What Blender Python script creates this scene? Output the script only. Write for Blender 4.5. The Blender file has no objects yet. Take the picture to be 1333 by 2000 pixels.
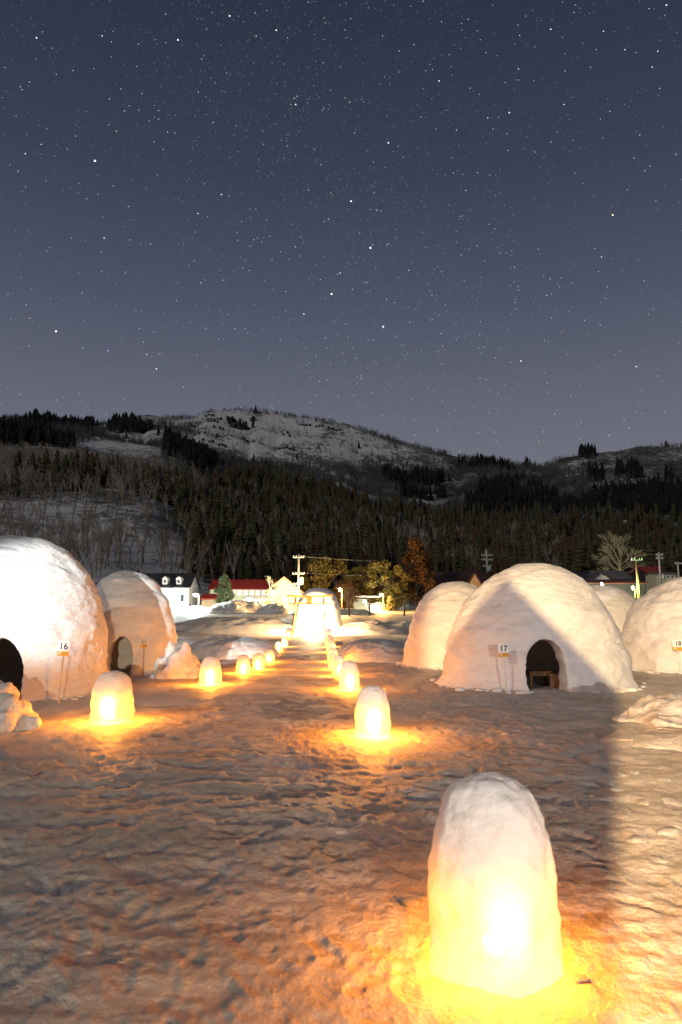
import bpy, bmesh, math, random
import numpy as np
from mathutils import Vector, Matrix

# ------------------------------------------------------------------ camera, sky, moon, exposure
SC = bpy.context.scene
COL = SC.collection
CAM_H = 1.6
PITCH = math.atan(195.0 / 1333.0)
cd = bpy.data.cameras.new('camera'); cam = bpy.data.objects.new('camera', cd); COL.objects.link(cam)
cam.location = (0, 0, CAM_H); cam.rotation_euler = (math.pi / 2 + PITCH, 0, 0)
cd.sensor_fit = 'VERTICAL'; cd.sensor_height = 36; cd.sensor_width = 24; cd.lens = 24.0
cd.clip_start = 0.05; cd.clip_end = 30000
cd.dof.use_dof = True; cd.dof.focus_distance = 22; cd.dof.aperture_fstop = 2.4
SC.camera = cam

W = bpy.data.worlds.new('World'); SC.world = W; W.use_nodes = True
nt = W.node_tree; nt.nodes.clear()
wo = nt.nodes.new('ShaderNodeOutputWorld'); bg = nt.nodes.new('ShaderNodeBackground')
tc = nt.nodes.new('ShaderNodeTexCoord'); sp = nt.nodes.new('ShaderNodeSeparateXYZ'); cr = nt.nodes.new('ShaderNodeValToRGB')
nt.links.new(tc.outputs['Generated'], sp.inputs[0]); nt.links.new(sp.outputs['Z'], cr.inputs['Fac'])
nt.links.new(cr.outputs['Color'], bg.inputs['Color']); nt.links.new(bg.outputs[0], wo.inputs['Surface'])
bg.inputs['Strength'].default_value = 1.0
els = [(0.0, (.172, .168, .205)), (0.21, (.160, .162, .205)), (0.30, (.121, .131, .178)), (0.42, (.076, .088, .134)),
       (0.56, (.042, .053, .087)), (0.70, (.026, .035, .062)), (1.0, (.016, .022, .044))]
e = cr.color_ramp.elements
e[0].position, e[0].color = els[0][0], (*els[0][1], 1); e[1].position, e[1].color = els[-1][0], (*els[-1][1], 1)
for p_, c_ in els[1:-1]:
    n_ = e.new(p_); n_.color = (*c_, 1)

sd = bpy.data.lights.new('moon', 'SUN'); moon = bpy.data.objects.new('moon', sd); COL.objects.link(moon)
sd.energy = 0.70; sd.angle = math.radians(0.6); sd.color = (1.0, .90, .77)
moon.rotation_euler = Vector((0.60, 0.80, -0.36)).to_track_quat('-Z', 'Y').to_euler()

SC.view_settings.view_transform = 'Standard'; SC.view_settings.look = 'None'
SC.view_settings.exposure = 0; SC.view_settings.gamma = 1
SC.render.engine = 'CYCLES'
cy = SC.cycles
cy.max_bounces = 5; cy.diffuse_bounces = 3; cy.glossy_bounces = 2; cy.transmission_bounces = 3; cy.transparent_max_bounces = 8
cy.caustics_reflective = False; cy.caustics_refractive = False
cy.sample_clamp_indirect = 14.0
cy.use_denoising = True
try:
    cy.denoiser = 'OPENIMAGEDENOISE'; cy.denoising_input_passes = 'RGB_ALBEDO_NORMAL'
except Exception:
    pass

# ------------------------------------------------------------------ photograph rays -> points
SP, CP = math.sin(PITCH), math.cos(PITCH)
def ray(x, y):
    u = (x - 666.5) / 1333.0; v = (1000 - y) / 1333.0
    return u, CP - v * SP, SP + v * CP
def at(x, y, Y):
    a, b, c = ray(x, y); s = Y / b
    return Vector((a * s, Y, CAM_H + c * s))
def gp(x, y, z=0.0):
    a, b, c = ray(x, y); s = (z - CAM_H) / c
    return Vector((a * s, b * s, z))
def polar(x, y, r):
    a, b, c = ray(x, y); h = math.hypot(a, b)
    return math.atan2(a, b), CAM_H + r * c / h
def project(X, Y, Z):
    f = Y * CP + (Z - CAM_H) * SP; up = (Z - CAM_H) * CP - Y * SP
    return 666.5 + 1333 * X / f, 1000 - 1333 * up / f

# ------------------------------------------------------------------ numpy noise
def _h(ix, iy, iz, seed):
    n = (ix.astype(np.int64) * 374761393 + iy.astype(np.int64) * 668265263 + iz.astype(np.int64) * 2147483647 + seed * 1274126177) & 0xffffffff
    n = ((n ^ (n >> 13)) * 1274126177) & 0xffffffff
    n = ((n ^ (n >> 16)) * 2246822519) & 0xffffffff
    n = n ^ (n >> 15)
    return n.astype(np.float64) / 4294967295.0
def vn2(x, y, seed=0):
    x = np.asarray(x, float); y = np.asarray(y, float)
    x0 = np.floor(x); y0 = np.floor(y); fx = x - x0; fy = y - y0
    fx = fx * fx * fx * (fx * (fx * 6 - 15) + 10); fy = fy * fy * fy * (fy * (fy * 6 - 15) + 10)
    z = np.zeros_like(x0)
    a = _h(x0, y0, z, seed); b = _h(x0 + 1, y0, z, seed); c = _h(x0, y0 + 1, z, seed); d = _h(x0 + 1, y0 + 1, z, seed)
    return (a + (b - a) * fx + (c - a) * fy + (a - b - c + d) * fx * fy) * 2 - 1
def vn3(p, seed=0):
    f0 = np.floor(p); f = p - f0; f = f * f * f * (f * (f * 6 - 15) + 10)
    r = 0
    for i in (0, 1):
        wx = f[:, 0] if i else 1 - f[:, 0]
        for j in (0, 1):
            wy = f[:, 1] if j else 1 - f[:, 1]
            for k in (0, 1):
                wz = f[:, 2] if k else 1 - f[:, 2]
                r = r + wx * wy * wz * _h(f0[:, 0] + i, f0[:, 1] + j, f0[:, 2] + k, seed)
    return r * 2 - 1
def fbm2(x, y, lam, octv, seed, gain=.5):
    r = 0; a = 1.0; c, s = math.cos(.6), math.sin(.6)
    x = np.asarray(x, float) / lam; y = np.asarray(y, float) / lam
    for i in range(octv):
        r = r + a * vn2(x, y, seed + i); x, y = (x * c - y * s) * 2.03 + 7.1, (x * s + y * c) * 2.03 + 3.3; a *= gain
    return r
def fbm3(p, lam, octv, seed, gain=.5):
    r = 0; a = 1.0; p = p / lam
    for i in range(octv):
        r = r + a * vn3(p, seed + i); p = p[:, [1, 2, 0]] * 2.03 + 5.7; a *= gain
    return r
def dents(x, y, lam, seed):
    """distance to the nearest of jittered points, in units of lam"""
    x = x / lam; y = y / lam; x0 = np.floor(x); y0 = np.floor(y); best = np.full(x.shape, 9.0)
    z = np.zeros_like(x0)
    for i in (-1, 0, 1):
        for j in (-1, 0, 1):
            cx = x0 + i; cy_ = y0 + j
            px = cx + _h(cx, cy_, z, seed); py = cy_ + _h(cx, cy_, z, seed + 9)
            best = np.minimum(best, (px - x) ** 2 + (py - y) ** 2)
    return np.sqrt(best)
def sstep(a, b, t):
    t = np.clip((np.asarray(t, float) - a) / (b - a), 0, 1); return t * t * (3 - 2 * t)

# ------------------------------------------------------------------ object helpers
def tag(o, label=None, cat=None, group=None, kind=None):
    if label: o['label'] = label
    if cat: o['category'] = cat
    if group: o['group'] = group
    if kind: o['kind'] = kind
    return o
def mesh(name, V, F, smooth=False, mat=None):
    me = bpy.data.meshes.new(name)
    V = np.asarray(V, dtype=np.float32).reshape(-1, 3)
    groups = F if isinstance(F, list) and len(F) and isinstance(F[0], np.ndarray) else None
    if groups is None:
        me.from_pydata(V.tolist(), [], F)
    else:
        me.vertices.add(len(V)); me.vertices.foreach_set('co', V.ravel())
        lv = np.concatenate([g.ravel() for g in groups]).astype(np.int32)
        cnt = np.concatenate([np.full(len(g), g.shape[1], np.int32) for g in groups])
        st = np.concatenate([[0], np.cumsum(cnt)[:-1]]).astype(np.int32)
        me.loops.add(len(lv)); me.loops.foreach_set('vertex_index', lv)
        me.polygons.add(len(cnt)); me.polygons.foreach_set('loop_start', st)
        try: me.polygons.foreach_set('loop_total', cnt)
        except Exception: pass
    me.update(calc_edges=True); me.validate()
    if smooth: me.polygons.foreach_set('use_smooth', np.ones(len(me.polygons), bool))
    if mat: me.materials.append(mat)
    return me
def obj(name, me, parent=None, loc=(0, 0, 0), rotz=0):
    o = bpy.data.objects.new(name, me); COL.objects.link(o)
    o.location = loc; o.rotation_euler = (0, 0, rotz)
    if parent: o.parent = parent
    return o
def empty(name, loc, rotz=0, scale=1):
    o = bpy.data.objects.new(name, None); COL.objects.link(o); o.empty_display_size = .2
    o.location = loc; o.rotation_euler = (0, 0, rotz); o.scale = (scale,) * 3 if not hasattr(scale, '__len__') else scale
    return o
def copy_tree(o, parent=None):
    c = o.copy(); COL.objects.link(c); c.parent = parent
    for ch in list(o.children): copy_tree(ch, c)
    return c
class MB:
    def __init__(s): s.v = []; s.f = []
    def box(s, a, b, rot=None, bev=0):
        (x0, y0, z0), (x1, y1, z1) = a, b; n = len(s.v)
        c = [(x0, y0, z0), (x1, y0, z0), (x1, y1, z0), (x0, y1, z0), (x0, y0, z1), (x1, y0, z1), (x1, y1, z1), (x0, y1, z1)]
        if rot: c = [tuple(rot @ Vector(q)) for q in c]
        s.v += c
        s.f += [tuple(n + i for i in q) for q in ((0, 3, 2, 1), (4, 5, 6, 7), (0, 1, 5, 4), (1, 2, 6, 5), (2, 3, 7, 6), (3, 0, 4, 7))]
        return s
    def prism(s, prof, y0, y1, axis='y'):
        """profile in x,z extruded along y (or profile in y,z along x)"""
        n = len(s.v); k = len(prof)
        for yy in (y0, y1):
            for (a, b) in prof: s.v.append((a, yy, b) if axis == 'y' else (yy, a, b))
        s.f.append(tuple(range(n, n + k))); s.f.append(tuple(range(n + 2 * k - 1, n + k - 1, -1)))
        for i in range(k): s.f.append((n + i, n + k + i, n + k + (i + 1) % k, n + (i + 1) % k))
        return s
    def tube(s, pts, rad, seg=8, cap=True):
        pts = [Vector(p) for p in pts]; n0 = len(s.v)
        if not hasattr(rad, '__len__'): rad = [rad] * len(pts)
        for i, p in enumerate(pts):
            d = (pts[min(i + 1, len(pts) - 1)] - pts[max(i - 1, 0)]).normalized()
            u = d.cross(Vector((0, 0, 1)) if abs(d.z) < .9 else Vector((1, 0, 0))).normalized(); w = d.cross(u)
            for k in range(seg):
                a = 2 * math.pi * k / seg; q = p + (u * math.cos(a) + w * math.sin(a)) * rad[i]; s.v.append(tuple(q))
        for i in range(len(pts) - 1):
            for k in range(seg):
                a = n0 + i * seg + k; b = n0 + i * seg + (k + 1) % seg
                s.f.append((a, b, b + seg, a + seg))
        if cap:
            s.f.append(tuple(n0 + k for k in range(seg - 1, -1, -1))); m = n0 + (len(pts) - 1) * seg
            s.f.append(tuple(m + k for k in range(seg)))
        return s
    def lathe(s, prof, seg=16, c=(0, 0, 0)):
        n0 = len(s.v)
        for (r, z) in prof:
            for k in range(seg):
                a = 2 * math.pi * k / seg; s.v.append((c[0] + r * math.cos(a), c[1] + r * math.sin(a), c[2] + z))
        for i in range(len(prof) - 1):
            for k in range(seg):
                a = n0 + i * seg + k; b = n0 + i * seg + (k + 1) % seg
                s.f.append((a, b, b + seg, a + seg))
        s.f.append(tuple(n0 + k for k in range(seg - 1, -1, -1))); m = n0 + (len(prof) - 1) * seg
        s.f.append(tuple(m + k for k in range(seg)))
        return s
    def build(s, name, mat, parent=None, smooth=False, loc=(0, 0, 0)):
        me = mesh(name, s.v, s.f, smooth, mat)
        return obj(name, me, parent, loc)

# ------------------------------------------------------------------ materials
def N(nt, t, **kw):
    n = nt.nodes.new(t)
    for k, v in kw.items(): setattr(n, k, v)
    return n
def new_mat(name):
    m = bpy.data.materials.new(name); m.use_nodes = True; t = m.node_tree; t.nodes.clear()
    out = N(t, 'ShaderNodeOutputMaterial'); return m, t, out
def plain(name, col, rough=.7, var=.25, scale=6, spec=.3, bump=0.0, metal=0.0):
    """base colour broken up by noise, optional bump"""
    m, t, out = new_mat(name)
    b = N(t, 'ShaderNodeBsdfPrincipled'); b.inputs['Roughness'].default_value = rough
    b.inputs['Specular IOR Level'].default_value = spec; b.inputs['Metallic'].default_value = metal
    c = N(t, 'ShaderNodeTexCoord'); n = N(t, 'ShaderNodeTexNoise'); n.inputs['Scale'].default_value = scale; n.inputs['Detail'].default_value = 5
    t.links.new(c.outputs['Object'], n.inputs['Vector'])
    r = N(t, 'ShaderNodeValToRGB'); r.color_ramp.elements[0].position = .3; r.color_ramp.elements[1].position = .7
    r.color_ramp.elements[0].color = (*[q * (1 - var) for q in col], 1); r.color_ramp.elements[1].color = (*[min(1, q * (1 + var)) for q in col], 1)
    t.links.new(n.outputs['Fac'], r.inputs['Fac']); t.links.new(r.outputs['Color'], b.inputs['Base Color'])
    if bump:
        bm = N(t, 'ShaderNodeBump'); bm.inputs['Strength'].default_value = bump; bm.inputs['Distance'].default_value = .02
        t.links.new(n.outputs['Fac'], bm.inputs['Height']); t.links.new(bm.outputs[0], b.inputs['Normal'])
    t.links.new(b.outputs[0], out.inputs['Surface'])
    return m
def snow_mat(name, col=(.80, .80, .80), dirt=(.55, .50, .44), dirt_amt=.35, fine=90, coarse=9, bump=.5, bdist=.012, dlam=1.3, zs=1.0):
    m, t, out = new_mat(name)
    b = N(t, 'ShaderNodeBsdfPrincipled'); b.inputs['Roughness'].default_value = .62; b.inputs['Specular IOR Level'].default_value = .25
    c = N(t, 'ShaderNodeTexCoord')
    nd = N(t, 'ShaderNodeTexNoise'); nd.inputs['Scale'].default_value = dlam; nd.inputs['Detail'].default_value = 6; nd.inputs['Roughness'].default_value = .65
    r = N(t, 'ShaderNodeValToRGB'); r.color_ramp.elements[0].position = .36; r.color_ramp.elements[1].position = .62
    r.color_ramp.elements[0].color = (*[a * (1 - dirt_amt) + d * dirt_amt for a, d in zip(col, dirt)], 1); r.color_ramp.elements[1].color = (*col, 1)
    n1 = N(t, 'ShaderNodeTexNoise'); n1.inputs['Scale'].default_value = coarse; n1.inputs['Detail'].default_value = 4; n1.inputs['Roughness'].default_value = .6
    n2 = N(t, 'ShaderNodeTexNoise'); n2.inputs['Scale'].default_value = fine; n2.inputs['Detail'].default_value = 3; n2.inputs['Roughness'].default_value = .7
    mp = N(t, 'ShaderNodeMapping'); mp.inputs['Scale'].default_value = (1, 1, zs); t.links.new(c.outputs['Object'], mp.inputs['Vector'])
    for n in (nd, n1, n2): t.links.new(mp.outputs[0], n.inputs['Vector'])
    t.links.new(nd.outputs['Fac'], r.inputs['Fac']); t.links.new(r.outputs['Color'], b.inputs['Base Color'])
    ad = N(t, 'ShaderNodeMath', operation='MULTIPLY_ADD'); ad.inputs[1].default_value = .5
    t.links.new(n2.outputs['Fac'], ad.inputs[0]); t.links.new(n1.outputs['Fac'], ad.inputs[2])
    bm = N(t, 'ShaderNodeBump'); bm.inputs['Strength'].default_value = bump; bm.inputs['Distance'].default_value = bdist
    t.links.new(ad.outputs[0], bm.inputs['Height']); t.links.new(bm.outputs[0], b.inputs['Normal'])
    t.links.new(b.outputs[0], out.inputs['Surface'])
    return m
def glow(name, col, s, sample=False):
    m, t, out = new_mat(name)
    em = N(t, 'ShaderNodeEmission'); em.inputs['Color'].default_value = (*col, 1); em.inputs['Strength'].default_value = s
    t.links.new(em.outputs[0], out.inputs['Surface'])
    if not sample: m.cycles.emission_sampling = 'NONE'
    return m
def lantern_mat():
    """packed snow thin enough to let the candle through"""
    m, t, out = new_mat('lantern_snow')
    c = N(t, 'ShaderNodeTexCoord')
    n = N(t, 'ShaderNodeTexNoise'); n.inputs['Scale'].default_value = 7; n.inputs['Detail'].default_value = 6; n.inputs['Roughness'].default_value = .6
    t.links.new(c.outputs['Object'], n.inputs['Vector'])
    bm = N(t, 'ShaderNodeBump'); bm.inputs['Strength'].default_value = .8; bm.inputs['Distance'].default_value = .035
    t.links.new(n.outputs['Fac'], bm.inputs['Height'])
    r = N(t, 'ShaderNodeValToRGB'); r.color_ramp.elements[0].position = .3; r.color_ramp.elements[1].position = .7
    r.color_ramp.elements[0].color = (.40, .44, .36, 1); r.color_ramp.elements[1].color = (.86, .80, .70, 1)
    t.links.new(n.outputs['Fac'], r.inputs['Fac'])
    d = N(t, 'ShaderNodeBsdfDiffuse'); d.inputs['Color'].default_value = (.82, .82, .82, 1); t.links.new(bm.outputs[0], d.inputs['Normal'])
    tr = N(t, 'ShaderNodeBsdfTranslucent'); t.links.new(r.outputs['Color'], tr.inputs['Color'])
    tp = N(t, 'ShaderNodeBsdfTransparent'); tp.inputs['Color'].default_value = (1, .9, .75, 1)
    # 'thin' is how thin the snow wall is: thinnest before the candle niche, solid at the crown
    th = N(t, 'ShaderNodeAttribute', attribute_name='thin')
    # 'leak' is transparency added for ground spill; inner face darkened to dim the glow
    tq = N(t, 'ShaderNodeAttribute', attribute_name='leak')
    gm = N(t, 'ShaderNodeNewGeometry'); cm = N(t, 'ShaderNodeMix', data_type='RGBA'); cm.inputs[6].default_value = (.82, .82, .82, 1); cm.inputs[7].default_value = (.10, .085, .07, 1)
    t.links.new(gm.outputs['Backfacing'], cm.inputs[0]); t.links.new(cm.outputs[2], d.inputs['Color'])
    m1 = N(t, 'ShaderNodeMixShader'); t.links.new(th.outputs['Fac'], m1.inputs[0])
    t.links.new(d.outputs[0], m1.inputs[1]); t.links.new(tr.outputs[0], m1.inputs[2])
    m2 = N(t, 'ShaderNodeMixShader'); t.links.new(tq.outputs['Fac'], m2.inputs[0])
    t.links.new(m1.outputs[0], m2.inputs[1]); t.links.new(tp.outputs[0], m2.inputs[2])
    t.links.new(m2.outputs[0], out.inputs['Surface'])
    return m
M = {}
M['ground'] = snow_mat('trampled_snow', (.74, .66, .58), (.44, .35, .26), .6, fine=105, coarse=30, bump=.95, bdist=.024, dlam=.9)  # tan is trodden dirt plus the amber lantern wash put into the colour
M['hut'] = snow_mat('packed_hut_snow', (.82, .82, .82), (.66, .62, .54), .5, fine=70, coarse=9, bump=.75, bdist=.045, dlam=2.2, zs=2.4)
M['bank'] = snow_mat('ploughed_snow', (.74, .73, .72), (.42, .34, .27), .7, fine=50, coarse=7, bump=.8, bdist=.05, dlam=1.6)
M['roofsnow'] = snow_mat('roof_snow', (.8, .8, .8), (.7, .68, .66), .3, fine=8, coarse=2, bump=.3)
M['lantern'] = lantern_mat()
M['wax'] = plain('candle_wax', (.8, .72, .55), .5)
M['glass'] = plain('cup_glass', (.7, .7, .68), .2, .05)
M['flame'] = glow('candle_flame', (1, .55, .14), 60)
M['bench'] = plain('brown_wood', (.16, .075, .03), .6, .35, 9, bump=.3)
M['torii'] = plain('vermilion_wood', (.52, .17, .035), .6, .25, 5, bump=.2)
M['toriileg'] = plain('dark_red_wood', (.36, .08, .02), .6, .25, 5)
M['plaque'] = plain('plaque_wood', (.5, .24, .06), .6, .2, 6)
M['ink'] = plain('black_ink', (.015, .015, .03), .6, .1)
M['board'] = plain('white_board', (.78, .78, .76), .5, .04)
M['yellow'] = plain('yellow_band', (.72, .36, .04), .5, .08)
M['brownprint'] = plain('brown_print', (.30, .13, .01), .6, .1)
M['stake'] = plain('white_stake', (.72, .69, .62), .6, .12, 9)
M['stakewood'] = plain('pale_wood_stake', (.50, .42, .34), .7, .2, 9)
M['white_wall'] = plain('white_plaster', (.72, .74, .76), .8, .08, 1)
M['cream'] = plain('cream_siding', (.70, .66, .42), .8, .1, 1)
M['yellow_wall'] = plain('yellow_siding', (.62, .55, .22), .8, .1, 1)
M['dark_wall'] = plain('dark_siding', (.05, .045, .04), .8, .2, 1)
M['tan_wall'] = plain('tan_siding', (.42, .30, .18), .8, .15, 1)
M['green_wall'] = plain('pale_green_siding', (.50, .58, .50), .8, .12, .8)
M['red_roof'] = plain('red_metal_roof', (.42, .035, .02), .5, .2, .6)
M['dark_roof'] = plain('dark_metal_roof', (.035, .034, .036), .5, .3, .6)
M['brown_roof'] = plain('brown_metal_roof', (.075, .036, .028), .6, .3, .6)
M['rust_roof'] = plain('rust_metal_roof', (.15, .05, .03), .6, .3, .6)
M['grey_roof'] = plain('grey_metal_roof', (.16, .15, .14), .6, .3, .6)
M['blue_tarp'] = plain('blue_tarp', (.03, .06, .32), .5, .3, .6)
M['window'] = plain('dark_window', (.02, .025, .03), .15, .1, spec=.5)
M['frame'] = plain('white_frame', (.75, .76, .78), .6, .05)
M['concrete'] = plain('pole_concrete', (.42, .42, .40), .8, .15, 2)
M['steel'] = plain('galvanised_steel', (.40, .42, .43), .5, .15, 3, metal=.4)
M['black'] = plain('black_rubber', (.02, .02, .02), .6, .1)
M['wire'] = plain('wire_grey', (.22, .22, .2), .6, .1)
M['bark'] = plain('bark', (.085, .068, .05), .9, .35, 3)
M['bark_pale'] = plain('pale_bark', (.30, .26, .20), .9, .3, 3)
M['brush'] = plain('twig_brush', (.10, .10, .095), .9, .3, .05)
M['conifer'] = plain('conifer_needles', (.075, .073, .030), .9, .5, .8)
M['conifer_dark'] = plain('far_conifer_needles', (.012, .016, .013), .9, .4, .05)
M['cedar_lamplit'] = plain('lamplit_cedar_needles', (.085, .052, .026), .9, .5, .8)  # brown stands in for warm village lamplight on the trees
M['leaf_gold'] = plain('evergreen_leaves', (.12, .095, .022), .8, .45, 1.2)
M['leaf_rust'] = plain('rusty_leaves', (.085, .042, .015), .8, .45, 1.2)
M['leaf_green'] = plain('green_needles', (.07, .10, .045), .8, .4, 1.2)
M['rock'] = plain('dark_rock', (.045, .045, .043), .9, .4, .05)
M['timber'] = plain('dark_timber', (.02, .02, .02), .9, .3, .1)
M['wood'] = plain('weathered_wood', (.17, .09, .05), .8, .3, 3)
M['lamp_white'] = glow('lamp_white', (.85, 1, .95), 60)
M['lamp_orange'] = glow('lamp_orange', (1, .5, .12), 25)
M['lamp_green'] = glow('lamp_green', (.45, 1, .2), 30)
M['lit_window'] = glow('lit_window', (1, .85, .6), 1.6)
M['paper_lamp'] = glow('shrine_lamp_paper', (1, .78, .42), 40)

# ------------------------------------------------------------------ the ground
def ground_base(x, y):
    r = np.hypot(x, y)
    h = np.interp(r, [0, 48, 62, 100, 140, 240, 420], [0, 0, .12, 1.35, 2.15, 3.0, 3.0])
    return h * sstep(-20, 30, y)
def ground_h(x, y):
    r = np.hypot(x, y)
    far = sstep(25, 60, r)
    h = ground_base(x, y) + .05 * fbm2(x, y, 5.5, 2, 11) * (1 + far)
    path = np.exp(-((x - (1.05 - .058 * y)) / 2.0) ** 2) * sstep(0, 8, y) * (1 - sstep(38, 46, y))
    h = h - .05 * path
    amp = .90 * (1 - .40 * far)
    h = h + amp * (.020 * fbm2(x, y, 1.1, 2, 21) + .010 * fbm2(x, y * 1.2, .34, 2, 31, .55))
    rg = 1 - np.abs(fbm2(x, y, .30, 4, 131, .6)); h = h + amp * .011 * np.clip(rg, 0, 1) ** 2
    h = h + amp * .0055 * fbm2(x, y, .075, 2, 141, .6)
    rid = 1 - np.abs(vn2(x / .6 + .3 * vn2(x, y, 5), y / .34, 41)); h = h + amp * .012 * rid * rid
    d = dents(x + .1 * vn2(x * 3, y * 3, 7), y, .40, 51)
    h = h - amp * .014 * (1 - sstep(.10, .42, d)) * (.35 + .65 * sstep(-.3, .5, vn2(x / 1.7, y / 1.7, 61)))
    d2 = dents(x, y, .17, 71); h = h + amp * .004 * (1 - sstep(.1, .45, d2)) * sstep(-.1, .5, vn2(x / .8, y / .8, 81))
    return h
def build_ground():
    rs = [0.35]
    while rs[-1] < 1.7: rs.append(rs[-1] * 1.05)
    while rs[-1] < 20: rs.append(rs[-1] * 1.0062)
    while rs[-1] < 75: rs.append(rs[-1] * 1.009)
    while rs[-1] < 430: rs.append(rs[-1] * 1.02)
    rs = np.array(rs)
    fine = np.arange(-.60, .6001, .0026)
    out1 = np.linspace(-math.pi, -.60, 34)[:-1]; out2 = np.linspace(.60, math.pi, 34)[1:]
    th = np.concatenate([out1, fine, out2])[:-1]
    T, R = np.meshgrid(th, rs, indexing='ij')
    X = R * np.sin(T); Y = R * np.cos(T)
    Z = ground_h(X.ravel(), Y.ravel()).reshape(X.shape)
    V = np.stack([X, Y, Z], -1).reshape(-1, 3)
    # boot prints: a sole and a heel pressed in, a little rim pushed up
    g = np.random.default_rng(12); near = np.nonzero((np.hypot(V[:, 0], V[:, 1]) < 17) & (V[:, 1] > 1.2) & (np.abs(V[:, 0]) < 7))[0]
    order = np.argsort(V[near, 1]); near = near[order]; ys_ = V[near, 1]
    for k in range(620):
        cy_ = 1.8 + 15 * g.uniform(); cx_ = (1.05 - .058 * cy_) + g.normal(0, 1.9); a = g.normal(0, .45) + (math.pi if g.uniform() < .5 else 0)
        lo, hi = np.searchsorted(ys_, [cy_ - .3, cy_ + .3]); ii = near[lo:hi]
        dx = V[ii, 0] - cx_; dy = V[ii, 1] - cy_; u = dx * math.cos(a) + dy * math.sin(a); w = -dx * math.sin(a) + dy * math.cos(a)
        q = np.minimum((u / .052) ** 2 + ((w - .05) / .10) ** 2, (u / .042) ** 2 + ((w + .10) / .055) ** 2)
        V[ii, 2] += g.uniform(.35, 1.0) * (-.0095 * (1 - sstep(.3, 1.5, q)) + .003 * np.exp(-((np.sqrt(q) - 1.35) / .22) ** 2))
    nt_, nr = X.shape
    i = np.arange(nt_)[:, None]; j = np.arange(nr - 1)[None, :]; i2 = (i + 1) % nt_
    F = np.stack([i * nr + j, i2 * nr + j, i2 * nr + j + 1, i * nr + j + 1], -1).reshape(-1, 4)[:, ::-1]
    # close the small disc under the camera
    V = np.vstack([V, [[0, 0, float(Z[:, 0].mean())]]]); c = len(V) - 1
    k = np.arange(nt_); T3 = np.stack([np.full(nt_, c), ((k + 1) % nt_) * nr, k * nr], -1)
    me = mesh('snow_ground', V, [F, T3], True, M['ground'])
    tag(obj('snow_ground', me), kind='structure')
build_ground()
def gz(x, y):
    return float(ground_h(np.array([float(x)]), np.array([float(y)]))[0])

# ------------------------------------------------------------------ the mountains
def curve(pts, r):
    th = []; hh = []
    for x, y in pts:
        t, h = polar(x, y, r); th.append(t); hh.append(h)
    return np.array(th), np.array(hh)
RIDGES = [
    (215, None),
    (300, [(0, 1085), (200, 1090), (330, 1110), (420, 1135), (600, 1150), (800, 1165), (1000, 1172), (1333, 1175)]),
    (420, [(0, 990), (150, 985), (300, 990), (380, 1020), (480, 1060), (600, 1080), (800, 1105), (1000, 1120), (1333, 1125)]),
    (560, [(0, 905), (100, 900), (200, 905), (300, 925), (380, 960), (480, 995), (600, 1020), (800, 1050), (1000, 1080), (1333, 1085)]),
    (720, [(0, 846), (60, 834), (120, 839), (200, 851), (300, 870), (380, 890), (430, 910), (520, 950), (600, 980), (700, 1005), (850, 1030), (1000, 1040), (1150, 1040), (1333, 1030)]),
    (840, [(0, 852), (60, 848), (200, 866), (300, 882), (350, 892), (430, 905), (520, 925), (650, 950), (750, 972), (860, 990), (1000, 985), (1150, 960), (1333, 945)]),
    (1000, [(0, 842), (100, 843), (200, 850), (330, 858), (420, 885), (520, 907), (650, 918), (750, 935), (820, 950), (860, 946), (950, 930), (1000, 921), (1060, 908), (1100, 896), (1150, 888), (1200, 877), (1250, 871), (1290, 873), (1333, 871)]),
    (1120, [(0, 828), (100, 832), (215, 836), (330, 834), (400, 838), (450, 850), (540, 865), (650, 880), (750, 900), (860, 925), (950, 938), (1000, 932), (1060, 922), (1150, 915), (1333, 905)]),
    (1300, [(0, 815), (50, 818), (100, 827), (180, 827), (215, 822), (280, 811), (330, 817), (370, 815), (400, 803), (430, 798), (480, 801), (540, 806), (600, 817), (660, 825), (700, 834), (750, 850), (800, 864), (850, 880), (900, 890), (960, 899), (1000, 906), (1040, 910), (1070, 912), (1333, 905)]),
    (1500, [(0, 850), (400, 840), (700, 870), (1000, 925), (1333, 930)]),
    (2300, [(0, 960), (1333, 980)]),
]
_RR = np.array([r for r, _ in RIDGES], float)
_TH = np.linspace(-1.25, 1.25, 451)
def _tab():
    rows = []
    for r, pts in RIDGES:
        if pts is None: rows.append(np.full(_TH.shape, 2.0))
        else:
            t, h = curve(pts, r); rows.append(np.interp(_TH, t, h))
    tab = np.array(rows)
    # smooth along theta
    k = np.array([1, 2, 1.]) / 4
    for _ in range(1):
        tab = np.apply_along_axis(lambda a: np.convolve(np.pad(a, 1, 'edge'), k, 'valid'), 1, tab)
    return tab
_TAB = _tab()
RG = np.linspace(215, 2300, 390)
_HG = np.array([np.interp(RG, _RR, _TAB[:, i]) for i in range(len(_TH))])
_k = np.exp(-np.linspace(-2, 2, 7) ** 2); _k /= _k.sum()
_HG = np.apply_along_axis(lambda a: np.convolve(np.pad(a, 3, 'edge'), _k, 'valid'), 1, _HG)
_TT, _RGM = np.meshgrid(_TH, RG, indexing='ij')
_X = _RGM * np.sin(_TT); _Y = _RGM * np.cos(_TT)
_amp = np.interp(_RGM, [215, 300, 600, 2300], [0, 1, 3.0, 4.0])
_HG = _HG + _amp * (fbm2(_X.ravel(), _Y.ravel(), 55, 4, 101).reshape(_X.shape) * 1.0)
_rav = 1 - np.abs(vn2((_TT * 26).ravel(), (_RGM / 900).ravel(), 131).reshape(_X.shape))
_HG = _HG - sstep(700, 1000, _RGM) * (1 - sstep(1180, 1290, _RGM)) * 9.0 * _rav ** 3
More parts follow.
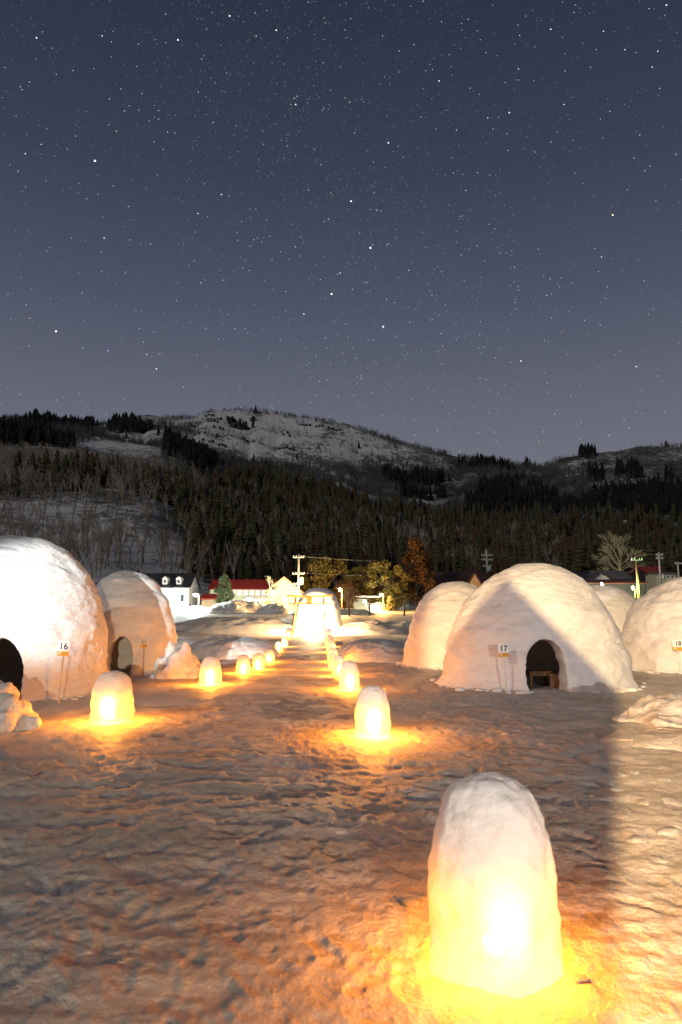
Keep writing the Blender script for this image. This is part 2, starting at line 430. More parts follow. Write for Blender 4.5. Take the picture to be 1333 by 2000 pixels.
def terr(x, y):
    r = np.hypot(x, y); t = np.arctan2(x, y)
    fi = np.clip((t - _TH[0]) / (_TH[1] - _TH[0]), 0, len(_TH) - 1.001); fj = np.clip((r - RG[0]) / (RG[1] - RG[0]), 0, len(RG) - 1.001)
    i = fi.astype(int); j = fj.astype(int); a = fi - i; b = fj - j
    return _HG[i, j] * (1 - a) * (1 - b) + _HG[i + 1, j] * a * (1 - b) + _HG[i, j + 1] * (1 - a) * b + _HG[i + 1, j + 1] * a * b
def mountain_mat():
    m, t, out = new_mat('mountain_snow')
    b = N(t, 'ShaderNodeBsdfDiffuse')
    c = N(t, 'ShaderNodeTexCoord'); mp = N(t, 'ShaderNodeMapping'); mp.inputs['Scale'].default_value = (1, 1, .35)
    t.links.new(c.outputs['Object'], mp.inputs['Vector'])
    n1 = N(t, 'ShaderNodeTexNoise'); n1.inputs['Scale'].default_value = .012; n1.inputs['Detail'].default_value = 8; n1.inputs['Roughness'].default_value = .7
    n2 = N(t, 'ShaderNodeTexNoise'); n2.inputs['Scale'].default_value = .16; n2.inputs['Detail'].default_value = 5; n2.inputs['Roughness'].default_value = .75
    for n in (n1, n2): t.links.new(mp.outputs[0], n.inputs['Vector'])
    ad = N(t, 'ShaderNodeMath', operation='MULTIPLY_ADD'); ad.inputs[1].default_value = .75
    t.links.new(n2.outputs['Fac'], ad.inputs[0]); t.links.new(n1.outputs['Fac'], ad.inputs[2])
    cv = N(t, 'ShaderNodeAttribute', attribute_name='cover'); sb = N(t, 'ShaderNodeMath', operation='MULTIPLY_ADD'); sb.inputs[1].default_value = -.19
    t.links.new(cv.outputs['Fac'], sb.inputs[0]); t.links.new(ad.outputs[0], sb.inputs[2]); ad = sb
    r = N(t, 'ShaderNodeValToRGB'); el = r.color_ramp.elements
    el[0].position = .56; el[0].color = (.06, .065, .06, 1); el[1].position = .84; el[1].color = (.86, .85, .82, 1)
    q = el.new(.76); q.color = (.27, .275, .27, 1)
    t.links.new(ad.outputs[0], r.inputs['Fac']); t.links.new(r.outputs['Color'], b.inputs['Color'])
    bm = N(t, 'ShaderNodeBump'); bm.inputs['Strength'].default_value = .9; bm.inputs['Distance'].default_value = 6.0
    t.links.new(n2.outputs['Fac'], bm.inputs['Height']); t.links.new(bm.outputs[0], b.inputs['Normal'])
    t.links.new(b.outputs[0], out.inputs['Surface'])
    return m
def build_mountain():
    ni, nj = _X.shape
    Z = _HG.copy(); Z[:, 0] -= 3
    V = np.stack([_X, _Y, Z], -1).reshape(-1, 3)
    i = np.arange(ni - 1)[:, None]; j = np.arange(nj - 1)[None, :]
    F = np.stack([i * nj + j, i * nj + j + 1, (i + 1) * nj + j + 1, (i + 1) * nj + j], -1).reshape(-1, 4)
    me = mesh('mountain', V, [F], True, mountain_mat())
    # how much brush grows there: little on the open peak, much on the other slopes
    px, py = project(V[:, 0], V[:, 1], V[:, 2]); n = fbm2(V[:, 0], V[:, 1], 80, 3, 501)
    open_ = 1.25 * np.exp(-(((px - 520) / 210) ** 2 + ((py - 835) / 42) ** 2)) + .75 * np.exp(-(((px - 250) / 170) ** 2 + ((py - 868) / 18) ** 2)) + .5 * np.exp(-(((px - 640) / 120) ** 2 + ((py - 880) / 30) ** 2))
    low = (1 - sstep(330, 520, np.hypot(V[:, 0], V[:, 1]) + 60 * n)) * (1 - sstep(360, 440, px))
    cover = np.clip(1.05 - 1.2 * np.clip(open_, 0, 1) - low + .35 * n, -.1, 1.3)
    me.attributes.new('cover', 'FLOAT', 'POINT').data.foreach_set('value', cover.astype(np.float32))
    tag(obj('mountain', me), kind='structure')
build_mountain()

# ------------------------------------------------------------------ snow huts
def lathe_np(R, H, p, q, seg, rings, z0=-.35, flare=.0, wob=0, seed=0):
    prof = [(R + flare, z0), (R + flare, -.12)]
    for k in range(rings + 1):
        s = k / rings; z = H * math.sin(s * math.pi / 2) ** (2 / p); 
        r = R * max(0.0, 1 - (z / H) ** p) ** (1 / q) + flare * math.exp(-z / .16)
        if k < rings: prof.append((r, z))
    v = []; f = []
    rng = random.Random(seed); ph = [rng.uniform(0, 6.28) for _ in range(4)]
    for r, z in prof:
        for k in range(seg):
            a = 2 * math.pi * k / seg
            w = 1 + wob * (.5 * math.sin(2 * a + ph[0] + z * .7) + .35 * math.sin(3 * a + ph[1] - z * .9) + .25 * math.sin(5 * a + ph[2] + z * 1.3))
            v.append((r * w * math.cos(a), r * w * math.sin(a), z))
    n = len(prof)
    for i in range(n - 1):
        for k in range(seg):
            a = i * seg + k; b = i * seg + (k + 1) % seg; f.append((a, b, b + seg, a + seg))
    f.append(tuple(range(seg - 1, -1, -1)))
    v.append((0, 0, H)); t = len(v) - 1
    for k in range(seg): f.append(((n - 1) * seg + k, (n - 1) * seg + (k + 1) % seg, t))
    return v, f
def evaluated(o):
    dg = bpy.context.evaluated_depsgraph_get()
    return bpy.data.meshes.new_from_object(o.evaluated_get(dg))
def displace(me, layers, keep=None):
    n = len(me.vertices); co = np.empty(n * 3, np.float32); me.vertices.foreach_get('co', co); co = co.reshape(-1, 3).astype(float)
    no = np.empty(n * 3, np.float32); me.vertices.foreach_get('normal', no); no = no.reshape(-1, 3)
    d = np.zeros(n)
    for lam, octv, amp, seed, zs in layers:
        q = co.copy(); q[:, 2] *= zs; d += amp * fbm3(q + 31.7, lam, octv, seed)
    if keep is not None: d *= keep(co)
    co = co + no * d[:, None]
    me.vertices.foreach_set('co', co.astype(np.float32).ravel()); me.update()
def snow_hut(label, cx, cy, R, H, p=2.3, q=2.0, door=None, flare=.10, wob=.03, seed=1, vox=.045, sy=1.0, shift=0.0, rough=1.0, group='snow huts'):
    v, f = lathe_np(R, H, p, q, 96, 40, flare=flare, wob=wob, seed=seed)
    v = [(x + shift * (z / H), y * sy, z) for x, y, z in v]
    o = obj('tmp', mesh('tmp', v, f)); cut = []
    if door:
        ang, dw, dh, off = door
        v2, f2 = lathe_np(R - .48, H - .45, p, q, 48, 16, z0=-.5)
        v2 = [(x, y * (R * sy - .48) / (R - .48), z) for x, y, z in v2]
        c1 = obj('tmp', mesh('tmp', v2, f2)); cut.append(c1)
        prof = [(-dw / 2 * 1.04, -.5), (dw / 2 * 1.04, -.5), (dw / 2, dh * .55)]
        for k in range(1, 8):
            a = math.pi * k / 8; prof.append((dw / 2 * math.cos(a), dh * .55 + dh * .45 * math.sin(a)))
        prof.append((-dw / 2, dh * .55))
        b = MB().prism([(x + off, z) for x, z in prof], -.2, -(R + 1.0))
        c2 = obj('tmp', mesh('tmp', b.v, b.f)); c2.rotation_euler = (0, 0, ang); cut.append(c2)
        bmx = bmesh.new(); bmx.from_mesh(c2.data); bmesh.ops.recalc_face_normals(bmx, faces=bmx.faces); bmx.to_mesh(c2.data); bmx.free()
        bpy.context.view_layer.update()
        for c in cut:
            md = o.modifiers.new('b', 'BOOLEAN'); md.operation = 'DIFFERENCE'; md.object = c; md.solver = 'EXACT'
    rm = o.modifiers.new('r', 'REMESH'); rm.mode = 'VOXEL'; rm.voxel_size = vox
    sm = o.modifiers.new('s', 'SMOOTH'); sm.factor = .5; sm.iterations = 3
    me = evaluated(o)
    for c in cut + [o]: bpy.data.objects.remove(c)
    displace(me, [(1.3, 2, .050 * rough, seed * 7 + 1, 2.0), (.55, 2, .022 * rough, seed * 7 + 2, 2.6), (.22, 3, .014 * rough, seed * 7 + 3, 2.2)])
    me.polygons.foreach_set('use_smooth', np.ones(len(me.polygons), bool)); me.name = 'snow_hut'
    me.materials.clear(); me.materials.append(M['hut'])
    h = obj('snow_hut', me, None, (cx, cy, 0))
    tag(h, label, 'snow hut', group)
    # crumbs of snow fallen round the foot
    rg = random.Random(seed + 70); VV = []; FF = []; n = 0
    bmx = bmesh.new(); bmesh.ops.create_icosphere(bmx, subdivisions=2, radius=1); bv = np.array([v_.co[:] for v_ in bmx.verts]); bf = np.array([[v_.index for v_ in f_.verts] for f_ in bmx.faces]); bmx.free()
    for k in range(90):
        a = rg.uniform(math.pi * .95, math.pi * 2.05); da = a - (math.pi * 1.5 + (door[0] if door else 9))
        if abs(da) < .30: continue
        rr = (R + flare) * (1.0 + abs(rg.gauss(0, .055))); sz = rg.uniform(.02, .05) * (1 + 1.3 * (rg.random() < .2))
        x = rr * math.cos(a) * 1.0; y = rr * math.sin(a) * sy
        q = bv * (1 + .4 * fbm3(bv + k * 2.1, .9, 2, k))[:, None] * np.array([sz * rg.uniform(.9, 1.7), sz, sz * .6]) + np.array([x, y, gz(cx + x, cy + y) + sz * .12])
        VV.append(q); FF.append(bf + n); n += len(bv)
    ob = obj('base_rubble', mesh('base_rubble', np.vstack(VV), [np.vstack(FF)], True, M['hut']), h); ob['kind'] = 'stuff'
    return h
def hut_at(px, base_y, dY=0):
    g = gp(px, base_y); return g.x * (g.y + dY) / g.y, g.y + dY

# 17: the big one on the right, doorway towards the camera
x17, y17 = hut_at(1042, 1352, 1.75)
H17 = at(1055, 1100, y17).z
snow_hut('large snow hut with dark arched doorway beside the 17 sign', x17, y17, 2.0, H17, 2.15, 2.0, (math.radians(3), .72, 1.04, -.27), .12, .035, 3, .04, .92, .08)
# 16: tall hut cut by the left edge
x16, y16 = hut_at(20, 1372, 1.7)
snow_hut('tall brightly floodlit snow hut at the left edge behind the 16 sign', x16 - .1, y16, 1.98, at(60, 1050, y16).z, 3.1, 2.2, (math.radians(21), .68, 1.14, .04), .14, .05, 5, .04, 1.0, -.05, 1.0)
# 21
x21, y21 = hut_at(243, 1322, 1.35)
snow_hut('snow hut behind the 21 sign, half hidden by the tall left hut', x21, y21, 1.34, at(250, 1115, y21).z, 2.9, 2.2, (math.radians(12), .50, .98, .02), .10, .03, 8, .045)
# plain neighbours
xb, yb = hut_at(893, 1306, 1.4)
snow_hut('snow hut standing just behind the left side of the big 17 hut', xb, yb, 1.55, at(893, 1132, yb).z, 2.4, 2.0, None, .10, .03, 11, .05)
xc, yc = 0, 24.0
pc = at(1170, 1142, yc)
snow_hut('small rounded snow hut top showing between the 17 and 18 huts', pc.x, yc, 1.9, pc.z, 2.2, 2.0, None, .1, .03, 13, .06)
x18, y18 = hut_at(1378, 1318, 1.9)
snow_hut('warmly lit snow hut at the right edge behind the 18 sign', x18, y18, 2.32, at(1378, 1124, y18).z, 2.3, 2.0, None, .12, .04, 17, .045, 1.0, 0, 1.3)
# shrine dome
xs, ys = (at(622, 1240, gp(606, 1240).y + 3.5).x, gp(606, 1240).y + 3.5)
snow_hut('snow hut shrine behind the torii gate at the end of the path', xs, ys, 1.80, at(622, 1148, ys).z, 3.2, 2.3, (math.radians(1), 1.2, 1.25, 0), .35, .02, 19, .06, 1.0, 0, .6)

# ------------------------------------------------------------------ snow banks, piles and clods
def bank(label, cx, cy, rx, ry, h, rot=0, seed=1, p=2.0, name='snow_bank', seg=110, rings=44, rough=1.0, cat='snow bank', group=None, mat='bank'):
    rng = random.Random(seed)
    th = np.linspace(0, 2 * math.pi, seg, endpoint=False); s = np.linspace(0, 1, rings)
    T, S = np.meshgrid(th, s, indexing='ij')
    edge = 1 + .16 * np.sin(2 * T + rng.uniform(0, 6)) + .10 * np.sin(3 * T + rng.uniform(0, 6)) + .07 * np.sin(5 * T + rng.uniform(0, 6))
    x = rx * S * np.cos(T) * edge; y = ry * S * np.sin(T) * edge
    z = h * (1 - S ** p) ** (1 / 1.3)
    P = np.stack([x, y, z * 1.0], -1).reshape(-1, 3)
    sc = max(min(rx, ry), .15)
    q = P + seed * 3.1
    n1 = fbm3(q, sc * .8, 3, seed) ; n2 = fbm3(q, sc * .28, 3, seed + 5); n3 = 1 - np.abs(vn3(q / (sc * .38), seed + 9))
    f = np.clip((1 - S.reshape(-1)) * 4, 0, 1)
    P[:, 2] = P[:, 2] * (1 + .30 * rough * n1) + rough * f * h * (.10 * n2 + .16 * (n3 ** 2 - .5))
    P[:, 2] += f * h * .07 * rough ** .5 * fbm3(q + 11, sc * .11, 3, seed + 21, .6)
    P[:, 0] += f * rough * .10 * sc * n2; P[:, 1] += f * rough * .10 * sc * fbm3(q + 50, sc * .4, 2, seed + 3)
    P[:, 2] -= .12 * S.reshape(-1) ** 6 * min(1, h * 2) + .02
    i = np.arange(seg)[:, None]; j = np.arange(rings - 1)[None, :]; i2 = (i + 1) % seg
    F = np.stack([i * rings + j, i * rings + j + 1, i2 * rings + j + 1, i2 * rings + j], -1).reshape(-1, 4)
    me = mesh(name, P, [F], True, M[mat])
    bmx = bmesh.new(); bmx.from_mesh(me); bmesh.ops.remove_doubles(bmx, verts=bmx.verts, dist=1e-4); bmx.to_mesh(me); bmx.free()
    o = obj(name, me, None, (cx, cy, float(ground_base(np.array([cx]), np.array([cy]))[0])), rot)
    tag(o, label, cat, group)
    return o
def bank_px(label, x0, x1, ytop, ybase, depth, seed, **kw):
    g = gp((x0 + x1) / 2, ybase); Y = g.y + depth
    a = at(x0, ybase, Y); b = at(x1, ybase, Y); t = at((x0 + x1) / 2, ytop, Y)
    z0 = float(ground_base(np.array([a.x]), np.array([Y]))[0])
    return bank(label, (a.x + b.x) / 2, Y, (b.x - a.x) / 2, depth, t.z - z0, 0, seed, **kw)
def chunk_pile(label, x0, x1, ytop, ybase, depth, seed, n=22, vox=.035, flat=.8):
    # shovelled lumps thrown on a heap and frozen together
    g = gp((x0 + x1) / 2, ybase); Y = g.y + depth; a = at(x0, ybase, Y); c = at(x1, ybase, Y); H = at((x0 + x1) / 2, ytop, Y).z; w = (c.x - a.x) / 2
    rg = random.Random(seed); bmx = bmesh.new()
    for k in range(n):
        t = 2 * math.pi * k * .618; q = math.sqrt((k + .3) / n); x = w * .82 * q * math.cos(t); y = depth * .8 * q * math.sin(t); top = H * (1 - q ** 2.2) * rg.uniform(.75, 1.05) + .12 * H
        rz = max(.10, top * .62); rx = rg.uniform(.20, .34) * min(w, depth) * 1.15
        m4 = Matrix.Translation((x, y, top - rz)) @ Matrix.Rotation(rg.uniform(0, 3), 4, 'Z') @ Matrix.Rotation(rg.uniform(-.4, .4), 4, 'X') @ Matrix.Diagonal((rx * rg.uniform(.9, 1.5), rx, rz, 1))
        bmesh.ops.create_icosphere(bmx, subdivisions=3, radius=1, matrix=m4)
        if rz < top - .05: bmesh.ops.create_cone(bmx, cap_ends=True, segments=14, radius1=rx * 1.25, radius2=rx * .85, depth=top, matrix=Matrix.Translation((x, y, top / 2 - .2)))
    me0 = bpy.data.meshes.new('tmp'); bmx.to_mesh(me0); bmx.free(); o = obj('tmp', me0)
    rm = o.modifiers.new('r', 'REMESH'); rm.mode = 'VOXEL'; rm.voxel_size = vox; sm = o.modifiers.new('s', 'SMOOTH'); sm.factor = .5; sm.iterations = 4
    me = evaluated(o); bpy.data.objects.remove(o); me.name = 'snow_pile'
    displace(me, [(.35, 3, .045, seed, 1.0), (.12, 3, .020, seed + 4, 1.0)]); me.polygons.foreach_set('use_smooth', np.ones(len(me.polygons), bool)); me.materials.clear(); me.materials.append(M['bank'])
    return tag(obj('snow_pile', me, None, ((a.x + c.x) / 2, Y, -.02)), label, 'snow pile')
chunk_pile('rough chunky snow pile at the left edge in front of the 16 hut', -150, 80, 1330, 1435, .62, 44, 26)
bank_px('low smooth snow hump on the left edge of the foreground', -160, 118, 1500, 1570, .8, 6, p=2.0, rough=.5, mat='ground')
chunk_pile('warmly lit cracked snow pile at the right edge below the 18 hut', 1222, 1500, 1352, 1428, 1.0, 29, 40, .035)
bank_px('low flat snow slab spread in front of the right snow pile', 1190, 1480, 1430, 1475, .9, 12, p=2.2, rough=1.2, mat='ground')
chunk_pile('lumpy snow heap leaning against the right side of the 21 hut', 300, 398, 1246, 1330, .6, 18, 18, .04)
bank_px('shadowed snow bank to the left of the lantern path', 372, 548, 1242, 1290, 2.6, 21, p=2.2, rough=.35)
bank_px('shadowed snow bank to the right of the lantern path', 640, 836, 1246, 1294, 3.0, 24, p=2.0, rough=.4)
bank_px('long furrowed snow bank behind the left path bank', 318, 610, 1206, 1238, 5.0, 27, p=2.4, rough=.7, mat='ground')
bank_px('low snow bank crossing the field behind the right path bank', 640, 900, 1214, 1240, 4.0, 28, p=2.4, rough=1.0, mat='ground')
def far_bank(label, x0, x1, ytop, Y, ry, seed, **kw):
    a = at(x0, 1190, Y); b = at(x1, 1190, Y); t = at((x0 + x1) / 2, ytop, Y)
    z0 = float(ground_base(np.array([(a.x + b.x) / 2]), np.array([Y]))[0])
    return bank(label, (a.x + b.x) / 2, Y, (b.x - a.x) / 2, ry, max(.4, t.z - z0), 0, seed, **kw)
far_bank('big dirty snow heap in front of the cream house', 405, 530, 1174, 104, 5, 31, rough=.6)
far_bank('smaller brown snow heap beside the cream house corner', 500, 566, 1181, 100, 4, 33, rough=.9)
far_bank('snow heap glowing under the lamp by the white house', 330, 420, 1184, 108, 4, 35, rough=.8)
far_bank('round snow heap under the carport lamp', 718, 760, 1174, 118, 3, 37, rough=.6)
far_bank('low snow ridge along the far side of the road', 570, 720, 1188, 96, 4, 39, rough=.8, mat='ground')

def clod_mesh(seed):
    bmx = bmesh.new(); bmesh.ops.create_icosphere(bmx, subdivisions=3, radius=1)
    P = np.array([v.co[:] for v in bmx.verts]); n = fbm3(P + seed * 4.3, .9, 3, seed)
    for v, k in zip(bmx.verts, n): v.co *= 1 + .35 * k; v.co.z *= .62
    me = bpy.data.meshes.new('snow_clod'); bmx.to_mesh(me); bmx.free()
    me.polygons.foreach_set('use_smooth', np.ones(len(me.polygons), bool)); me.materials.append(M['bank']); return me
CL = [clod_mesh(s) for s in (1, 2, 3, 4)]
clods = [(1220, 1449, 14, 'largest snow clod on the lit snow right of the big hut'), (1222, 1516, 11, None), (1206, 1545, 12, None), (1242, 1513, 8, None), (1262, 1575, 13, None),
         (1303, 1530, 12, None), (1318, 1575, 20, None), (1247, 1655, 17, None), (1312, 1640, 20, None), (1288, 1690, 14, None), (1160, 1435, 7, None), (1058, 1448, 6, None), (988, 1430, 6, None),
         (333, 1440, 6, 'lone little snow clod on the path beside the left lantern'), (805, 1782, 16, 'snow clod lit orange beside the big lantern'), (1140, 1925, 16, 'snow clod right of the foot of the big lantern'), (1186, 1366, 8, None)]
for i, (px, py, rpx, lab) in enumerate(clods):
    g = gp(px, py); s = rpx / 1333 * g.y
    o = obj('snow_clod', CL[i % 4], None, (g.x, g.y + s * .5, gz(g.x, g.y) + s * .08), i * 1.3); o.scale = (s * 1.1, s * .9, s * .65)
    if lab: tag(o, lab, 'snow clod', 'loose snow clods')
    else: tag(o, 'small loose snow clod lying on the trampled snow on the right', 'snow clod', 'loose snow clods on the right')

# ------------------------------------------------------------------ snow lanterns
def make_lantern():
    root = empty('snow_lantern', (0, 0, 0))
    seg, rings = 112, 64; R, H = .305, .90
    v = []; f = []
    for j in range(rings + 1):
        s = j / rings; z = -.05 + (H + .05) * math.sin(s * math.pi / 2) ** .82
        zz = max(0, z) / H
        r = R * max(0, 1 - zz ** 5.0) ** (1 / 2.15) * (1.0 - .035 * zz) + .010 * math.exp(-max(z, 0) / .03)
        for k in range(seg):
            a = 2 * math.pi * k / seg; v.append((r * math.sin(a), -r * math.cos(a), z))
    P = np.array(v); nrm = P * [1, 1, .3]; nrm /= np.linalg.norm(nrm, axis=1)[:, None] + 1e-9
    P += nrm * (.020 * fbm3(P + 3, .28, 3, 5) + .008 * fbm3(P + 9, .07, 2, 6))[:, None]
    for j in range(rings):
        for k in range(seg): f.append((j * seg + k, j * seg + (k + 1) % seg, (j + 1) * seg + (k + 1) % seg, (j + 1) * seg + k))
    me = mesh('snow_shell', P, f, True, M['lantern'])
    z = P[:, 2]; wob = .05 * fbm3(P + 20, .13, 2, 44)
    base = .0006 + .048 * np.exp(-3.1 * (np.clip(z + wob, 0, 1) / .9) ** 1.3)
    patch = (1 - sstep(.03, .145, np.abs(P[:, 0]) + wob * .4)) * (1 - sstep(.36, .60, z + wob * .6)) * (P[:, 1] < 0)
    thin = np.clip(base + .30 * patch, 0, .8).astype(np.float32)
    leak = (.26 * (1 - sstep(.26, .62, z + wob))).astype(np.float32); me.attributes.new('leak', 'FLOAT', 'POINT').data.foreach_set('value', leak)
    me.attributes.new('thin', 'FLOAT', 'POINT').data.foreach_set('value', thin)
    obj('snow_shell', me, root)
    cup = MB().lathe([(.045, 0), (.05, .01), (.055, .10), (.051, .10), (.047, .02), (.02, .02)], 20).build('candle_cup', M['glass'], root, True)
    MB().lathe([(.043, .022), (.043, .07), (.01, .072), (.003, .072), (.003, .085)], 16).build('candle', M['wax'], cup, True)
    MB().lathe([(.003, .085), (.014, .10), (.016, .115), (.009, .145), (.001, .17)], 12).build('flame', M['flame'], cup, True)
    return root
def candle_light(power):
    ld = bpy.data.lights.new('candle_light', 'POINT'); ld.energy = power; ld.color = (1, .335, .026); ld.shadow_soft_size = .035; ld.energy = power * 18.0
    return ld
proto = make_lantern(); used = [False]
def lantern(px, ytop, ybase, label, rot, power, wf=1.0, dz=0):
    g = gp(px, ybase); Y = g.y + .25
    g2 = at(px, ybase, Y)
    t = at(px, ytop, Y); H = t.z
    r = copy_tree(proto) if used[0] else proto
    used[0] = True
    s = H / .90
    r.location = (g2.x, Y, gz(g2.x, Y) * .5); r.rotation_euler = (0, 0, rot); r.scale = (s * wf, s * wf, s)
    tag(r, label, 'snow lantern', 'candle lit snow lanterns along the path')
    lo = bpy.data.objects.new('candle_light', candle_light(power * s ** 1.15)); COL.objects.link(lo); lo.parent = r; lo.location = (0, -.12, .32)
    return r
lan = [
    (966, 1513, 1932, 'large glowing snow lantern in the right foreground, nearest of all', .02, 19, 1.06),
    (728, 1338, 1440, 'glowing snow lantern second from the front in the right row', .05, 26, 1.10),
    (682, 1289, 1347, 'glowing snow lantern third from the front in the right row', .1, 22, 1.08),
    (663, 1279, 1320, 'glowing snow lantern fourth from the front in the right row', .2, 20, 1.05),
    (652, 1275, 1306, 'glowing snow lantern fifth from the front in the right row', .4, 18, 1.0),
    (650, 1262, 1290, 'glowing snow lantern sixth from the front in the right row', .6, 18, 1.15),
    (647, 1248, 1275, 'glowing snow lantern seventh from the front in the right row', .7, 18, 1.0),
    (644, 1238, 1262, 'glowing snow lantern eighth from the front in the right row', .7, 18, 1.0),
    (642, 1227, 1250, 'last snow lantern of the right row, next to the torii gate', .7, 18, 1.0),
    (218, 1310, 1412, 'big glowing snow lantern in front of the 16 hut, nearest of the left row', .1, 26, 1.26),
    (411, 1283, 1342, 'glowing snow lantern beside the snow heap of the 21 hut', .15, 24, 1.14),
    (475, 1279, 1318, 'glowing snow lantern third from the front in the left row', .2, 20, 1.12),
    (505, 1275, 1307, 'glowing snow lantern fourth from the front in the left row', 0, 20, 1.15),
    (527, 1268, 1292, 'glowing snow lantern fifth from the front in the left row', -.1, 18, 1.2),
    (545, 1253, 1274, 'glowing snow lantern sixth from the front in the left row', -.1, 18, 1.2),
    (556, 1244, 1261, 'glowing snow lantern seventh from the front in the left row', -.1, 18, 1.15),
    (565, 1226, 1246, 'last snow lantern of the left row, next to the torii gate', -.1, 18, 1.0),
]
for a in lan: lantern(*a)

# ------------------------------------------------------------------ number signs
def text_mesh(body, size, ext):
    cu = bpy.data.curves.new('number', 'FONT'); cu.body = body; cu.size = size; cu.extrude = ext; cu.align_x = 'CENTER'; cu.align_y = 'CENTER'; cu.resolution_u = 4; cu.offset = size * .022
    o = bpy.data.objects.new('tmp', cu); COL.objects.link(o); bpy.context.view_layer.update()
    me = evaluated(o); bpy.data.objects.remove(o); return me
def number_sign(body, px, ytop, ybase, label, wpx, hpx, Y=None, lean=0, post='stake', rotz=0):
    g = gp(px, ybase) if Y is None else at(px, ybase, Y); Y = g.y; t = at(px, ytop, Y); k = (t - at(px, ytop + 10, Y)).z / 10
    H = t.z - g.z; w = wpx * Y / 1333; h = hpx * k
    r = empty('number_sign', (g.x, Y, g.z), rotz); r.rotation_euler = (0, lean, rotz)
    tag(r, label, 'sign', 'numbered hut signs')
    MB().tube([(0, .022, -.15), (0, .022, H - h * .3)], [.016, .016], 8).build('post', M[post], r, True)
    MB().box((-w / 2, -.006, H - h), (w / 2, .006, H)).build('board', M['board'], r)
    MB().box((-w / 2, -.009, H - h), (w / 2, -.0065, H - h * .68)).build('band', M['yellow'], r)
    me = text_mesh(body, h * .62, .001); me.materials.append(M['ink'])
    o = obj('number', me, r, (0, -.0085, H - h * .36)); o.rotation_euler = (math.pi / 2, 0, 0)
    d = MB(); zz = H - h * .80
    for i in range(4): d.box((-w * .10 + i * w * .13, -.0115, zz - h * .03), (-w * .02 + i * w * .13, -.0095, zz + h * .03))
    d.box((-w * .40, -.0115, H - h * .93), (w * .36, -.0095, H - h * .915)); d.build('small_print', M['brownprint'], r)
    MB().prism([(-w * .42, zz - h * .05), (-w * .26, zz + h * .06), (-w * .14, zz - h * .05)], -.0118, -.0096).build('hut_mark', M['board'], r)
    return r
number_sign('17', 990, 1258, 1349,  'white number 17 sign on a white stake in front of the big hut', 20, 25, Y=y17 - 1.92, lean=math.radians(-2.5))
number_sign('16', 115, 1252, 1364, 'white number 16 sign on a wooden stake in front of the left hut', 22, 29, Y=y16 - 2.08, lean=math.radians(2.5), post='stakewood')
number_sign('18', 1329, 1250, 1318, 'white number 18 sign cut off by the right edge', 22, 20)
number_sign('21', 279, 1247, 1318, 'white number 21 sign on the front of the half hidden left hut', 13, 17, Y=y21 - 1.42, post='stakewood')

# ------------------------------------------------------------------ furniture in hut 17
def table(px, py, w, d, h, label, rotz, cat, name, Y):
    g = at(px, py, Y); r = empty(name, (g.x, g.y, gz(g.x, g.y) * .5), rotz); tag(r, label, cat)
    MB().box((-w / 2, -d / 2, h - .03), (w / 2, d / 2, h)).build('top', M['bench'], r)
    for sx in (-1, 1):
        for sy in (-1, 1):
            x = sx * (w / 2 - .035); y = sy * (d / 2 - .035)
            MB().box((x - .025, y - .025, -.03), (x + .025, y + .025, h - .031)).build('leg', M['bench'], r)
    MB().box((-w / 2 + .07, -d / 2 + .02, h - .10), (w / 2 - .07, -d / 2 + .045, h - .032)).build('apron', M['bench'], r)
    return r
table(1053, 1345, .52, .34, .34, 'brown wooden table inside the 17 hut doorway', .1, 'table', 'low_table', y17 - .75)
def stool(px, Y):
    g = at(px, 1345, Y); r = empty('box_stool', (g.x, g.y, gz(g.x, g.y) * .5), -.25); tag(r, 'brown wooden box stool inside the doorway of hut 17', 'stool')
    MB().box((-.17, -.15, .27), (.17, .15, .30)).build('seat', M['bench'], r)
    MB().box((-.155, -.135, -.03), (-.125, .135, .269)).build('side_panel', M['bench'], r)
    MB().box((.125, -.135, -.03), (.155, .135, .269)).build('side_panel', M['bench'], r)
    MB().box((-.124, -.13, -.03), (.124, -.105, .269)).build('front_panel', M['bench'], r)
stool(1090, y17 - 1.0)

